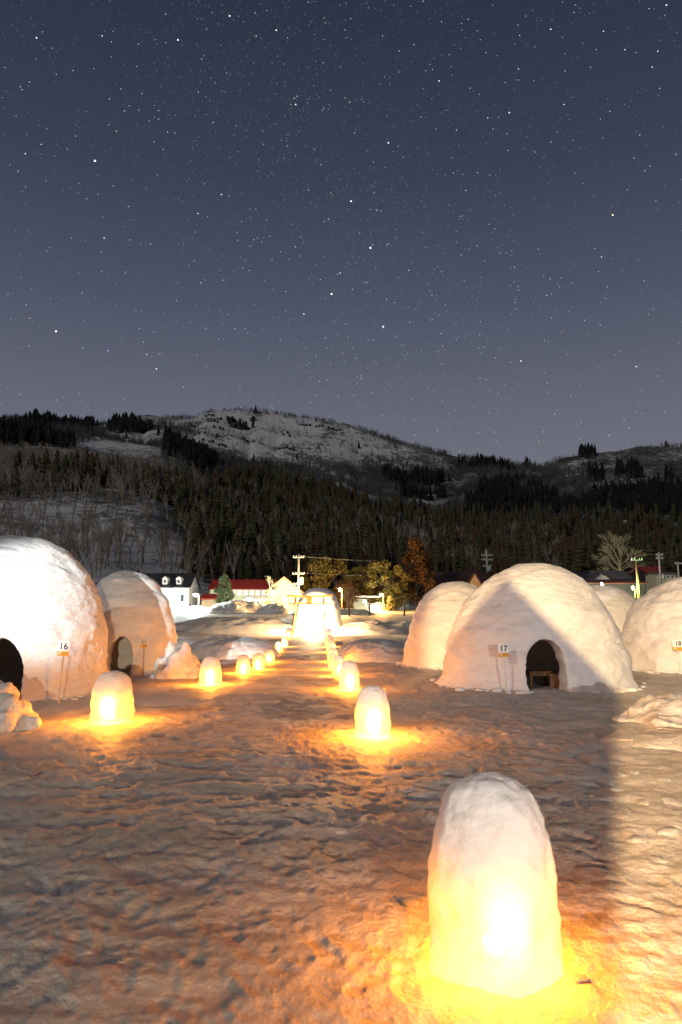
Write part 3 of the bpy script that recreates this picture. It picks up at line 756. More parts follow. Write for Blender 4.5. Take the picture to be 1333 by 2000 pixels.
# ------------------------------------------------------------------ torii and its lamp
def torii():
    Y = gp(606, 1240).y
    gl, grr = at(575, 1241, Y), at(634, 1241, Y)
    cx = (gl.x + grr.x) / 2; r = empty('torii_gate', (cx, Y, 0), math.radians(-4)); tag(r, 'small vermilion torii gate with name plaque before the shrine hut', 'torii gate')
    half = (grr.x - gl.x) / 2; H = at(606, 1166, Y).z
    for s in (-1, 1):
        MB().tube([(s * (half + .12), 0, -.2), (s * half * .98, 0, H * .60)], [.075, .07], 14).build('leg', M['toriileg'], r, True)
        MB().tube([(s * half * .98, 0, H * .601), (s * (half - .06), 0, H - .02)], [.069, .065], 14).build('leg_top', M['torii'], r, True)
    b = MB()
    pts = [(-1.62, .06), (-.9, .0), (0, -.015), (.9, .0), (1.62, .06)]
    b.v = []; n = 0
    for x, z in pts:
        for (yy, zz) in ((-.08, 0), (.08, 0), (.10, .14), (-.10, .14)): b.v.append((x, yy, H + z - .02 + zz))
    for i in range(4):
        for k in range(4): b.f.append((i * 4 + k, i * 4 + (k + 1) % 4, i * 4 + 4 + (k + 1) % 4, i * 4 + 4 + k))
    b.f += [(3, 2, 1, 0), (16, 17, 18, 19)]
    b.build('top_beam', M['torii'], r)
    MB().box((-1.42, -.055, H - .50), (1.42, .055, H - .39)).build('tie_beam', M['torii'], r)
    p = MB().box((-.21, -.16, H - .52), (.21, -.112, H + .06)).build('plaque', M['plaque'], r)
    MB().box((-.23, -.175, H + .061), (.23, -.105, H + .085)).build('plaque_rail', M['torii'], p); MB().box((-.23, -.175, H - .545), (.23, -.105, H - .521)).build('plaque_rail', M['torii'], p)
    k = MB()
    for i in range(4): k.box((-.035, -.166, H - .06 - i * .11), (.04, -.162, H - .025 - i * .11)); k.box((-.008, -.166, H - .085 - i * .11), (.012, -.162, H - .061 - i * .11))
    k.build('plaque_lettering', M['toriileg'], p)['kind'] = 'stuff'
    return cx, Y
tx, ty = torii()
def shrine_lamp():
    p = at(612, 1236, ty + .25); r = empty('shrine_lamp', (p.x, p.y, 0)); tag(r, 'blindingly bright paper lamp in the doorway behind the torii', 'lamp')
    MB().box((-.22, -.22, -.05), (.22, .22, .10)).build('base', M['bench'], r)
    MB().lathe([(.20, .101), (.27, .20), (.29, .42), (.26, .62), (.17, .70)], 20).build('paper_shade', M['paper_lamp'], r, True)
    MB().lathe([(.15, .701), (.16, .72), (.15, .75)], 16).build('cap', M['bench'], r)
    ld = bpy.data.lights.new('shrine_lamp_light', 'POINT'); ld.energy = 5500; ld.color = (1, .68, .34); ld.shadow_soft_size = .3
    lo = bpy.data.objects.new('shrine_lamp_light', ld); COL.objects.link(lo); lo.parent = r; lo.location = (0, -.45, .95)
shrine_lamp()

# ------------------------------------------------------------------ floodlights behind the camera, and the booth that shades the path
def floodlight(loc, target, power, col, size, blend, label, soft=.12):
    loc = Vector(loc); target = Vector(target); d = (target - loc).normalized()
    r = empty('floodlight_mast', (loc.x, loc.y, 0)); tag(r, label, 'floodlight')
    MB().tube([(0, 0, -.3), (0, 0, loc.z + .05)], [.07, .05], 10).build('mast', M['steel'], r, True)
    h = MB().box((-.22, -.16, -.16), (.22, .05, .16)).build('lamp_head', M['black'], r, loc=(d.x * .05, d.y * .05, loc.z))
    h.rotation_euler = d.to_track_quat('Y', 'Z').to_euler()
    ld = bpy.data.lights.new('flood_beam', 'SPOT'); ld.energy = power; ld.color = col; ld.spot_size = math.radians(size); ld.spot_blend = blend; ld.shadow_soft_size = soft
    lo = bpy.data.objects.new('flood_beam', ld); COL.objects.link(lo); lo.parent = r
    lo.location = (d.x * .3, d.y * .3, loc.z + d.z * .3); lo.rotation_euler = d.to_track_quat('-Z', 'Y').to_euler()
LA = Vector((-7.2, -18, 6.5))
floodlight(LA, (6.6, 15.5, 1.3), 84000, (1, .66, .32), 17.5, .22, 'warm floodlight mast far behind the camera on the left', .12)
floodlight((-8.0, -12, 5.0), at(30, 1128, 11.8), 70000, (.95, 1, 1), 7.5, .8, 'cool white floodlight mast behind the camera, farthest left')
floodlight((8.0, -40, 3.8), (5.5, 15, 1.2), 31000, (1, .98, .97), 19, .6, 'low neutral floodlight mast behind the camera on the right')
floodlight((9.5, -39, 3.8), (-6.0, 15, 1.2), 40000, (1, .80, .55), 19, .6, 'low warm floodlight mast behind the camera on the right')
def booth():
    # right wall stands on the shade line seen on the snow
    u = Vector((LA.x * 0, 0, 0)); d = Vector((.387, 1, 0)).normalized(); n = Vector((-d.y, d.x, 0))
    base = Vector((0, 0, 0)) + d * (-3.2)
    hw = .98; c = base + n * (hw + .10)
    r = empty('ticket_booth', (c.x, c.y, 0), math.atan2(-d.x, d.y)); tag(r, 'narrow gabled wooden booth behind the camera', 'booth')
    MB().box((-hw, -1.6, -.1), (hw, 0, 3.45)).build('wall', M['wood'], r)
    MB().prism([(-hw - .04, 3.451), (hw + .04, 3.451), (0, 4.55)], -1.7, .1).build('roof', M['dark_roof'], r)
booth()

# ------------------------------------------------------------------ trees
def conifer_arrays(rng, h, rad, layers, seg, trunk=True, droop=.10):
    v = []; f = []
    if trunk:
        for k in range(5):
            a = k * 2 * math.pi / 5; v.append((.018 * h * math.cos(a), .018 * h * math.sin(a), -.05 * h))
        v.append((0, 0, h * .85)); f += [(k, (k + 1) % 5, 5) for k in range(5)]
    for i in range(layers):
        t = i / layers; z0 = h * (.06 + .94 * t) ; r = rad * (1 - t) ** .78 * rng.uniform(.8, 1.12) + .02 * rad
        top = z0 + h * (1.5 / layers) * rng.uniform(.9, 1.2); n = len(v); off = rng.uniform(0, 6.28)
        for k in range(seg):
            a = off + 2 * math.pi * (k + rng.uniform(-.3, .3)) / seg; rr = r * (rng.uniform(.85, 1.15) if k % 2 == 0 else rng.uniform(.45, .7))
            v.append((rr * math.cos(a), rr * math.sin(a), z0 - droop * rr * rng.uniform(.4, 1.6)))
        v.append((rng.uniform(-.03, .03) * rad, rng.uniform(-.03, .03) * rad, min(top, h)))
        f += [(n + k, n + (k + 1) % seg, n + seg) for k in range(seg)]
    return np.array(v), np.array(f)
def bare_segments(rng, h, depth, nb, spread=.6, bole=.36, keep=(.58, .78)):
    segs = []
    def grow(p, d, L, r, lev):
        q = p + d * L; mid = p + d * L * .5 + Vector((rng.uniform(-1, 1), rng.uniform(-1, 1), 0)) * L * .05
        segs.append((p, mid, r, r * .85)); segs.append((mid, q, r * .85, r * .6))
        if lev == 0: return
        for k in range(nb if lev > 1 else nb + 1):
            a = rng.uniform(0, 6.28); tilt = rng.uniform(.35, 1) * spread
            u = d.orthogonal().normalized(); w = d.cross(u); nd = (d * math.cos(tilt) + (u * math.cos(a) + w * math.sin(a)) * math.sin(tilt) + Vector((0, 0, .12))).normalized()
            st = p + d * L * rng.uniform(.55, 1.0)
            grow(st, nd, L * rng.uniform(*keep), r * .55, lev - 1)
    grow(Vector((0, 0, -.03 * h)), Vector((rng.uniform(-.08, .08), rng.uniform(-.08, .08), 1)).normalized(), h * bole, h * .022, depth)
    return segs
def seg_arrays(segs, k=3):
    v = []; f = []
    for p, q, r0, r1 in segs:
        d = (q - p).normalized(); u = d.orthogonal().normalized(); w = d.cross(u); n = len(v)
        for c, r in ((p, r0), (q, r1)):
            for i in range(k):
                a = 2 * math.pi * i / k; v.append(tuple(c + (u * math.cos(a) + w * math.sin(a)) * r))
        for i in range(k):
            j = (i + 1) % k; f.append((n + i, n + j, n + k + j)); f.append((n + i, n + k + j, n + k + i))
    return np.array(v), np.array(f)
def spike_arrays(segs, grow=1.0):
    # each branch one three-sided spike
    v = []; f = []
    for p, q, r0, r1 in segs:
        d = (q - p).normalized(); u = d.orthogonal().normalized(); w = d.cross(u); n = len(v)
        for i in range(3):
            a = 2 * math.pi * i / 3; v.append(tuple(p + (u * math.cos(a) + w * math.sin(a)) * r0 * grow))
        v.append(tuple(q)); f += [(n, n + 1, n + 3), (n + 1, n + 2, n + 3), (n + 2, n, n + 3)]
    return np.array(v), np.array(f)
def merged(segs):
    return [(segs[i][0], segs[i + 1][1], segs[i][2], segs[i + 1][3]) for i in range(0, len(segs), 2)]
def scatter(variants, pos, hts, rng, name, mat, label, cat):
    VV = []; FF = []; n = 0
    for (x, y, z), h in zip(pos, hts):
        v, f = variants[rng.randrange(len(variants))]; a = rng.uniform(0, 6.28); c, s = math.cos(a), math.sin(a)
        wv = h * rng.uniform(.8, 1.2)
        VV.append(np.stack([(v[:, 0] * c - v[:, 1] * s) * wv + x, (v[:, 0] * s + v[:, 1] * c) * wv + y, v[:, 2] * h + z], -1)); FF.append(f + n); n += len(v)
    if not VV: return
    o = obj(name, mesh(name, np.vstack(VV), [np.vstack(FF)], False, M[mat])); tag(o, label, cat, kind='stuff')
def inside(poly, X, Y):
    r = np.zeros(X.shape, bool); n = len(poly)
    for i in range(n):
        x0, y0 = poly[i]; x1, y1 = poly[(i + 1) % n]
        c = ((y0 > Y) != (y1 > Y)); xx = (x1 - x0) * (Y - y0) / (y1 - y0 + 1e-12) + x0
        r ^= c & (X < xx)
    return r
RNG = np.random.default_rng(77); rr_ = random.Random(5)
def sample_ground(n, rmin, rmax, tmax=.62, power=1.0):
    t = RNG.uniform(-tmax, tmax, n); r = rmin + (rmax - rmin) * RNG.uniform(0, 1, n) ** power
    x = r * np.sin(t); y = r * np.cos(t); z = terr(x, y); px, py = project(x, y, z)
    return x, y, z, px, py, r
con_var = [conifer_arrays(rr_, 1.0, rr_.uniform(.17, .32), rr_.choice((8, 9, 11)), rr_.choice((9, 11))) for _ in range(14)]
far_var = [conifer_arrays(rr_, 1.0, rr_.uniform(.20, .27), 5, 7, False) for _ in range(6)]
bare_var = [spike_arrays(merged(bare_segments(rr_, 1.0, 3, 3, .55)), 1.25) for _ in range(10)]
# masks (regions of the wooded hillside, by where their foot stands)
far_woods = [[(50, 824), (183, 824), (186, 842), (48, 840)], [(215, 824), (250, 816), (300, 842), (290, 852), (216, 842)],
             [(322, 850), (346, 856), (430, 912), (405, 922), (352, 892), (318, 884)],
             [(753, 922), (862, 934), (862, 952), (756, 946)], [(788, 958), (862, 962), (862, 984), (790, 984)],
             [(1205, 908), (1245, 908), (1248, 930), (1205, 930)], [(1150, 928), (1182, 930), (1180, 946), (1150, 944)],
             [(938, 948), (1035, 940), (1060, 960), (1140, 985), (1200, 958), (1400, 958), (1400, 1010), (900, 1010)],
             [(900, 904), (1000, 908), (1050, 914), (1000, 916), (930, 912)], [(1296, 925), (1310, 925), (1312, 945), (1296, 945)], [(1130, 882), (1165, 880), (1160, 892), (1130, 894)],
             [(-40, 842), (60, 846), (110, 866), (200, 905), (300, 920), (400, 930), (300, 960), (-40, 930)]]
X, Y, Z, PX, PY, R_ = sample_ground(42000, 620, 1320)
m = np.zeros(X.shape, bool)
wx = PX + 9 * fbm2(X, Y, 45, 3, 321); wy = PY + 7 * fbm2(X, Y, 45, 3, 331)
for p_ in far_woods: m |= inside(p_, wx, wy)
m |= (fbm2(X, Y, 90, 3, 341) > .55) & (RNG.uniform(0, 1, X.shape) < .02)
dens = fbm2(X, Y, 40, 2, 301) > -.55
idx = np.nonzero(m & dens)[0][:3800]
scatter(far_var, [(X[i], Y[i], Z[i] - .5) for i in idx], [rr_.uniform(11, 20) for _ in idx], rr_, 'far_conifer_wood', 'conifer_dark', 'dark conifer woods in patches high on the mountain', 'forest')
lower = [(-40, 930), (150, 925), (330, 945), (470, 935), (560, 935), (640, 955), (720, 985), (800, 1000), (920, 1010), (1000, 1015), (1400, 1010), (1400, 1150), (640, 1150), (360, 1128), (360, 1030), (320, 985), (150, 965), (-40, 975)]
X, Y, Z, PX, PY, R_ = sample_ground(9000, 270, 900, power=.8)
m = inside(lower, PX, PY)
ok = fbm2(X, Y, 60, 2, 311) + np.where(PX > 380, .45, -.1) > -.25
idx = np.nonzero(m & ok)[0][:2600]
half = len(idx) // 2
scatter(con_var, [(X[i], Y[i], Z[i] - .5) for i in idx[:half]], [9 + 15 * rr_.random() ** 1.4 for _ in idx[:half]], rr_, 'conifer_forest', 'conifer', 'dark green conifer forest on the lower hillside', 'forest')
scatter(con_var, [(X[i], Y[i], Z[i] - .5) for i in idx[half:]], [7 + 15 * rr_.random() ** 1.4 for _ in idx[half:]], rr_, 'cedar_forest', 'cedar_lamplit', 'brownish cedar forest, lamp glow in its colour, on the lower hillside', 'forest')
# bare woods on the left slope and mixed in
leftslope = [(-40, 900), (120, 900), (380, 930), (420, 1000), (370, 1125), (-40, 1125)]
mixed = [(380, 940), (700, 1000), (1100, 1040), (1100, 1150), (380, 1150)]
X, Y, Z, PX, PY, R_ = sample_ground(12000, 240, 660)
mA = inside(leftslope, PX, PY) & (RNG.uniform(0, 1, X.shape) < np.where(PY > 990, .08, .7)); mB = inside(mixed, PX, PY) & (RNG.uniform(0, 1, X.shape) < .16)
idx = np.nonzero(mA | mB)[0][:2300]
scatter(bare_var, [(X[i], Y[i], Z[i] - .3) for i in idx], [rr_.uniform(13, 24) for _ in idx], rr_, 'bare_wood', 'bark_pale', 'leafless grey wood covering the left hillside', 'forest')
# brush over the high slopes
def brush_var():
    segs = []
    for k in range(6):
        a = rr_.uniform(0, 6.28); t = rr_.uniform(.0, .5); L = rr_.uniform(.6, 1)
        d = Vector((math.cos(a) * math.sin(t), math.sin(a) * math.sin(t), math.cos(t))); segs.append((Vector((0, 0, -.05)) + d * (.0 if k == 0 else .15), d * L, .022, .010))
    return spike_arrays(segs, 1.2)
brv = [brush_var() for _ in range(6)]
X, Y, Z, PX, PY, R_ = sample_ground(34000, 640, 1330, power=1.0)
peak = [(380, 806), (440, 800), (700, 836), (760, 870), (700, 905), (560, 905), (380, 880)]
pr = np.where(inside(peak, PX, PY), .08, np.where(PX > 640, .95, .7)) * (fbm2(X, Y, 70, 3, 401) > -.15)
idx = np.nonzero(RNG.uniform(0, 1, X.shape) < pr)[0][:12500]
scatter(brv, [(X[i], Y[i], Z[i]) for i in idx], [rr_.uniform(7, 14) for _ in idx], rr_, 'mountain_brush', 'brush', 'thin leafless brush across the snowy upper slopes', 'brush')
# skyline trees
t_ = RNG.uniform(-.6, .6, 900); x_ = 1292 * np.sin(t_); y_ = 1292 * np.cos(t_); z_ = terr(x_, y_); keep = (vn2(t_ * 40, t_ * 0, 9) > -.05)
scatter(bare_var, [(a, b, c - .5) for a, b, c, k in zip(x_, y_, z_, keep) if k], [rr_.uniform(5, 10) for k in keep if k], rr_, 'skyline_trees', 'brush', 'tiny leafless trees along the mountain skyline', 'trees')

# individual trees ------------------------------------------------------------
def conifer_proto(seed, crown, rad, layers=22, seg=15):
    r = random.Random(seed); v, f = conifer_arrays(r, 1.0, rad, layers, seg, False, .22)
    me = mesh('crown', v, [f], False, M[crown])
    tr = MB().tube([(0, 0, -.05), (0, 0, .5), (0, 0, .93)], [.020, .012, .003], 7)
    return me, mesh('trunk', tr.v, tr.f, True, M['bark'])
CON = [conifer_proto(1, 'conifer', .20), conifer_proto(2, 'conifer', .17), conifer_proto(3, 'cedar_lamplit', .19), conifer_proto(4, 'cedar_lamplit', .22)]
def tree(name, meshes, loc, h, w, label, group, rot=0, cat='tree'):
    r = empty(name, loc, rot, (h * w, h * w, h)); tag(r, label, cat, group)
    obj('trunk', meshes[1], r); obj('crown', meshes[0], r); return r
def foot(px, py, r):
    t, h = polar(px, py, r); x, y = r * math.sin(t), r * math.cos(t)
    z = float(terr(np.array([x]), np.array([y]))[0]) if r > 225 else float(ground_base(np.array([x]), np.array([y]))[0])
    return x, y, z
rows = []
for px in range(380, 1010, 13):
    rows.append((px + rr_.uniform(-6, 6), rr_.uniform(262, 330)))
for px in (985, 990, 1105, 1118, 1128, 1310): rows.append((px, 250))
for k, (px, r) in enumerate(rows):
    x, y, z = foot(px, 1100, r); h = rr_.uniform(15, 25) * (r / 290)
    side = 'behind the red roofed building' if px < 560 else 'behind the shrine hut and golden trees' if px < 830 else 'behind the big 17 hut'
    tree('conifer_tree', CON[(k * 7) % 4], (x, y, z - .3), h, rr_.uniform(.85, 1.2), 'dark conifer in the front of the forest ' + side, 'front forest conifers ' + side, rr_.uniform(0, 6))
BARE = []
for s in range(6):
    r = random.Random(40 + s); segs = bare_segments(r, 1.0, 4, 3, .58)
    v1, f1 = seg_arrays(segs[2:], 3); v0, f0 = seg_arrays(segs[:2], 6)
    BARE.append((mesh('crown', v1, [f1], False, M['bark_pale']), mesh('trunk', v0, [f0], True, M['bark_pale'])))
for k in range(38):
    px = rr_.uniform(-5, 372); r = rr_.uniform(232, 345)
    if r > 290 and px > 330: r = 250
    x, y, z = foot(px, 1080, r)
    tree('bare_tree', BARE[k % 6], (x, y, z - .2), rr_.uniform(15, 23), rr_.uniform(.8, 1.15), 'leafless tree standing in the snow on the left slope', 'leafless trees on the left slope', rr_.uniform(0, 6))
for k, (px, h) in enumerate([(700, 10), (730, 12), (770, 13), (660, 9), (845, 11), (590, 9), (620, 11), (890, 10)]):
    x, y, z = foot(px, 1150, 205 + k * 4); tree('bare_tree', BARE[k % 6], (x, y, z - .2), h, 1.25, 'leafless pale tree rising behind the golden evergreens', 'leafless trees behind the golden evergreens', k)
# big pale bare tree on the right
r = random.Random(91); segs = [(Vector((0, 0, -.05)), Vector((0, 0, .16)), .03, .026), (Vector((0, 0, .16)), Vector((.01, 0, .34)), .026, .02)]
for k in range(15):
    a = k * 2.4; tl = .12 + 1.15 * (k / 14) ** .8; q = Matrix.Rotation(a, 3, 'Z') @ Matrix.Rotation(tl, 3, 'Y')
    o_ = Vector((0, 0, .12 + .20 * (1 - k / 14)))
    for s0, s1, q0, q1 in bare_segments(r, .60 - .12 * (k / 14), 3, 4, .62, .42, (.5, .75)): segs.append((o_ + q @ s0, o_ + q @ s1, q0 * .7 + .0008, q1 * .7 + .0008))
v1, f1 = seg_arrays(segs[2:], 3); v0, f0 = seg_arrays(segs[:2], 7)
p = at(1212, 1128, 175); T = at(1212, 1036, 175)
M['bark_lit'] = plain('lamplit_bark', (.52, .50, .32), .9, .2, 2)  # pale bark lightened and yellowed, lamplight put into its colour
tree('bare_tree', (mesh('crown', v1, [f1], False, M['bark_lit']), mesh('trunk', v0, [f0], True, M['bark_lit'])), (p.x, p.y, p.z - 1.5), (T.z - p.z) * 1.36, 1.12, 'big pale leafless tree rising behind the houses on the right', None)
# bare tree by the cream house
r = random.Random(95); segs = bare_segments(r, 1.0, 5, 3, .55); v1, f1 = seg_arrays(segs[2:], 3); v0, f0 = seg_arrays(segs[:2], 7)
p = at(533, 1188, 112); T = at(540, 1108, 112)
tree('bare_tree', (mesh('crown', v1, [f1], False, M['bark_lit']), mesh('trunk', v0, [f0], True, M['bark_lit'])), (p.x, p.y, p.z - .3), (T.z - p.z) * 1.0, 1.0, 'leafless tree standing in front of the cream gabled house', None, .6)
def leafy(seed, mat, conic, n=6500, leaf=.027, rad=.34):
    r = random.Random(seed); v = []; f = []
    clumps = []
    for _ in range(70):
        t = r.uniform(.12, 1.0); a = r.uniform(0, 6.28)
        R = rad * ((1 - t) ** .7 + .06 if conic else math.sqrt(max(0.02, 1 - ((t - .55) / .48) ** 2)))
        q = R * math.sqrt(r.uniform(.15, 1)); clumps.append((q * math.cos(a), q * math.sin(a), t * .95, r.uniform(.05, .11)))
    for _ in range(n):
        c = r.choice(clumps); d = Vector((r.gauss(0, 1), r.gauss(0, 1), r.gauss(0, 1))).normalized() * c[3] * r.uniform(.3, 1.05)
        p = Vector(c[:3]) + d; u = Vector((r.gauss(0, 1), r.gauss(0, 1), r.gauss(0, 1))).normalized(); w = u.orthogonal().normalized(); s = leaf * r.uniform(.5, 1.1)
        k = len(v); v += [tuple(p + u * s), tuple(p + w * s * .5), tuple(p - u * s), tuple(p - w * s * .5)]; f.append((k, k + 1, k + 2, k + 3))
    me = mesh('crown', v, [np.array(f)], False, M[mat])
    sg = [(Vector((0, 0, -.05)), Vector((.01, 0, .5)), .022, .014), (Vector((.01, 0, .5)), Vector((0, .01, .92)), .014, .004)]
    for c in clumps[:26]:
        sg.append((Vector((0, 0, c[2] * .6)), Vector(c[:3]), .008, .003))
    v0, f0 = seg_arrays(sg, 5)
    return me, mesh('trunk', v0, [f0], True, M['bark'])
for k, (px, yt, yb, Yd, w, mat, con, lab) in enumerate([
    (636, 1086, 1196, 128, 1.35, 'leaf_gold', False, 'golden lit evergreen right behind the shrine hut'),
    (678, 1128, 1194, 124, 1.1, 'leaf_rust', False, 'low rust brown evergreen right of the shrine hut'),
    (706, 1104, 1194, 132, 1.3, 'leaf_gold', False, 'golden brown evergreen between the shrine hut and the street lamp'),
    (756, 1092, 1192, 126, 1.25, 'leaf_gold', False, 'dark olive evergreen just behind the street lamp'),
    (815, 1052, 1192, 130, 1.05, 'leaf_rust', True, 'tall rust coloured conical evergreen left of the brown roof'),
    (437, 1118, 1180, 114, 1.05, 'leaf_green', True, 'small green fir in front of the red roofed building'),
    (763, 1160, 1192, 112, 1.1, 'conifer', True, 'small dark fir beside the street lamp post'),
    (1300, 1095, 1135, 150, 1.3, 'conifer', False, 'dark evergreen beside the red roofed house on the right')]):
    p = at(px, yb, Yd); T = at(px, yt, Yd)
    tree('evergreen_tree', leafy(200 + k, mat, con), (p.x, p.y, p.z - .3), T.z - p.z, w, lab, None, k)

# ------------------------------------------------------------------ village
def house(name, label, x0, x1, Yd, yb, yeave, yridge, depth, wall, roof, ridge='x', over=.4, windows=(), rotz=0, snow=False, cat='house'):
    a = at(x0, yb, Yd); b = at(x1, yb, Yd); cx = (a.x + b.x) / 2; w = (b.x - a.x); zb = a.z; ze = at(cx, yeave, Yd).z - zb; zr = at(cx, yridge, Yd).z - zb
    r = empty(name, (cx, Yd + depth / 2, zb), rotz); tag(r, label, cat)
    MB().box((-w / 2, -depth / 2, -1.5), (w / 2, depth / 2, ze)).build('wall', M[wall], r)
    t = .18
    if ridge == 'x':
        MB().prism([(-depth / 2, ze + .001), (depth / 2, ze + .001), (0, zr - t)], -w / 2, w / 2, 'x').build('gable_wall', M[wall], r)
        e_ = (zr - ze) / (depth / 2) * over
        ro = MB().prism([(-depth / 2 - over, ze - e_ + .02), (0, zr - t + .02), (depth / 2 + over, ze - e_ + .02), (depth / 2 + over, ze - e_ + t), (0, zr), (-depth / 2 - over, ze - e_ + t)], -w / 2 - over, w / 2 + over, 'x').build('roof', M[roof], r)
    else:
        MB().prism([(-w / 2, ze + .001), (w / 2, ze + .001), (0, zr - t)], -depth / 2, depth / 2).build('gable_wall', M[wall], r)
        e_ = (zr - ze) / (w / 2) * over
        ro = MB().prism([(-w / 2 - over, ze - e_ + .02), (0, zr - t + .02), (w / 2 + over, ze - e_ + .02), (w / 2 + over, ze - e_ + t), (0, zr), (-w / 2 - over, ze - e_ + t)], -depth / 2 - over, depth / 2 + over).build('roof', M[roof], r)
    for (px0, px1, py0, py1, mt) in windows:
        p0 = at(px0, py1, Yd); p1 = at(px1, py0, Yd)
        wn = MB().box((p0.x - cx, -depth / 2 - .05, p0.z - zb), (p1.x - cx, -depth / 2 - .003, p1.z - zb)).build('window', M['frame'], r)
        g = .08
        MB().box((p0.x - cx + g, -depth / 2 - .062, p0.z - zb + g), (p1.x - cx - g, -depth / 2 - .052, p1.z - zb - g)).build('pane', M[mt], wn)
    return r, cx, zb, ze, zr, w, depth
# white house with dormers
h = house('white_house', 'white house with dark roof and two dormers glaring under a lamp', 262, 368, 128, 1192, 1146, 1117, 9, 'white_wall', 'dark_roof', windows=[(300, 312, 1160, 1176, 'window'), (352, 361, 1160, 1176, 'window')])
for px in (322, 349):
    r, cx, zb, ze, zr, w, dp = h; q = at(px, 1139, 128); x = q.x - cx; yy = -dp / 2 + 1.1
    d = MB().box((x - .42, yy - 1.0, q.z - zb - .2), (x + .42, yy + 1.6, q.z - zb + .75)).build('dormer', M['white_wall'], r)
    MB().prism([(x - .58, q.z - zb + .751), (x + .58, q.z - zb + .751), (x, q.z - zb + 1.3)], yy - 1.1, yy + 2.4).build('dormer_roof', M['frame'], d)
    MB().box((x - .2, yy - 1.03, q.z - zb + .05), (x + .2, yy - 1.003, q.z - zb + .6)).build('pane', M['window'], d)
house('red_roof_hall', 'long low building with a bright red roof behind the fir', 410, 532, 134, 1190, 1150, 1130, 8, 'cream', 'red_roof', windows=[(x, x + 9, 1152, 1163, 'lit_window') for x in range(452, 520, 12)])
house('cream_house', 'cream and yellow gabled house right of the bare tree', 521, 588, 118, 1194, 1155, 1126, 9, 'cream', 'tan_wall', 'y', windows=[(530, 546, 1142, 1153, 'window'), (569, 575, 1172, 1178, 'window')])
house('tool_shed', 'small tan shed with red roof left of the fir', 394, 424, 116, 1190, 1170, 1159, 4, 'tan_wall', 'red_roof', over=.25)
house('snow_capped_shed', 'little shed with a snow covered roof before the red roofed building', 482, 518, 114, 1190, 1171, 1163, 4, 'tan_wall', 'roofsnow', windows=[(500, 508, 1174, 1181, 'window')], over=.5)
q = at(486, 1190, 111); tk = empty('water_tank', (q.x, 111, q.z)); tag(tk, 'pale upright water tank beside the snow capped shed', 'tank')
MB().lathe([(.55, -.6), (.55, 1.7), (.45, 1.85), (.1, 1.95)], 18).build('tank_body', M['frame'], tk, True); MB().lathe([(.58, .5), (.58, .58)], 18).build('tank_band', M['steel'], tk)
house('green_house', 'pale green lamplit house half hidden behind the rust tree', 752, 800, 134, 1194, 1155, 1146, 7, 'green_wall', 'brown_roof', windows=[(760, 768, 1163, 1174, 'window'), (778, 786, 1163, 1174, 'window')])
house('brown_roof_house', 'large house with brown roof behind the big 17 hut', 842, 960, 138, 1190, 1142, 1113, 10, 'dark_wall', 'brown_roof')
q = at(928, 1140, 136); gbl = empty('gable_porch', (q.x, 137, q.z)); tag(gbl, 'small pale gable projecting from the brown roof', 'porch')
MB().prism([(-1.6, -.8), (1.6, -.8), (0, 2.0)], -1.0, 1.5).build('gable', M['tan_wall'], gbl); MB().prism([(-2.0, -.95), (0, 2.05), (2.0, -.95), (2.0, -.75), (0, 2.25), (-2.0, -.75)], -1.2, 1.6).build('roof', M['brown_roof'], gbl)
# carport
q0 = at(690, 1194, 124); q1 = at(744, 1194, 124); zt = at(700, 1168, 124).z - q0.z
cp = empty('carport', ((q0.x + q1.x) / 2, 124, q0.z)); tag(cp, 'open carport with snow on its roof under a white lamp', 'carport'); w = (q1.x - q0.x) / 2
MB().box((-w, -.3, zt), (w, 4.5, zt + .14)).build('roof', M['brown_roof'], cp); MB().box((-w + .1, -.25, zt + .141), (w - .1, 4.4, zt + .36)).build('roof_snow', M['roofsnow'], cp)
for sx in (-w + .15, w - .15):
    for sy in (0, 4.2): MB().box((sx - .07, sy - .07, -.5), (sx + .07, sy + .07, zt - .002)).build('post', M['wood'], cp)
MB().box((-w + .2, 4.3, -.5), (w - .2, 4.4, zt - .05)).build('back_wall', M['green_wall'], cp)
# right hand houses
house('long_barn', 'long dark barn with rust red roof behind the small hut', 1138, 1262, 96, 1160, 1140, 1129, 8, 'dark_wall', 'rust_roof')
house('grey_roof_house', 'low house with grey roof beneath the big pale tree', 1172, 1232, 140, 1142, 1129, 1112, 8, 'dark_wall', 'grey_roof')
house('white_gable_house', 'small white gabled house left of the grey roof', 1161, 1191, 122, 1146, 1130, 1115, 5, 'white_wall', 'dark_roof', 'y', windows=[(1166, 1170, 1131, 1137, 'window'), (1176, 1182, 1118, 1125, 'window')])
house('dark_roof_house', 'low dark roofed house at the left of the white gable', 1132, 1164, 126, 1146, 1130, 1114, 7, 'white_wall', 'dark_roof')
house('red_roof_house', 'house with red pyramid roof near the right edge', 1266, 1308, 150, 1134, 1118, 1104, 8, 'dark_wall', 'red_roof')
house('white_shop', 'low white building beside the concrete pole at the right edge', 1283, 1322, 142, 1140, 1121, 1116, 5, 'cream', 'grey_roof', windows=[(x, x + 4, 1124, 1129, 'window') for x in (1287, 1295, 1303, 1311)])
house('blue_tarp_shed', 'low shed covered with a blue tarp behind the evergreens', 655, 708, 150, 1190, 1140, 1132, 5, 'dark_wall', 'blue_tarp')
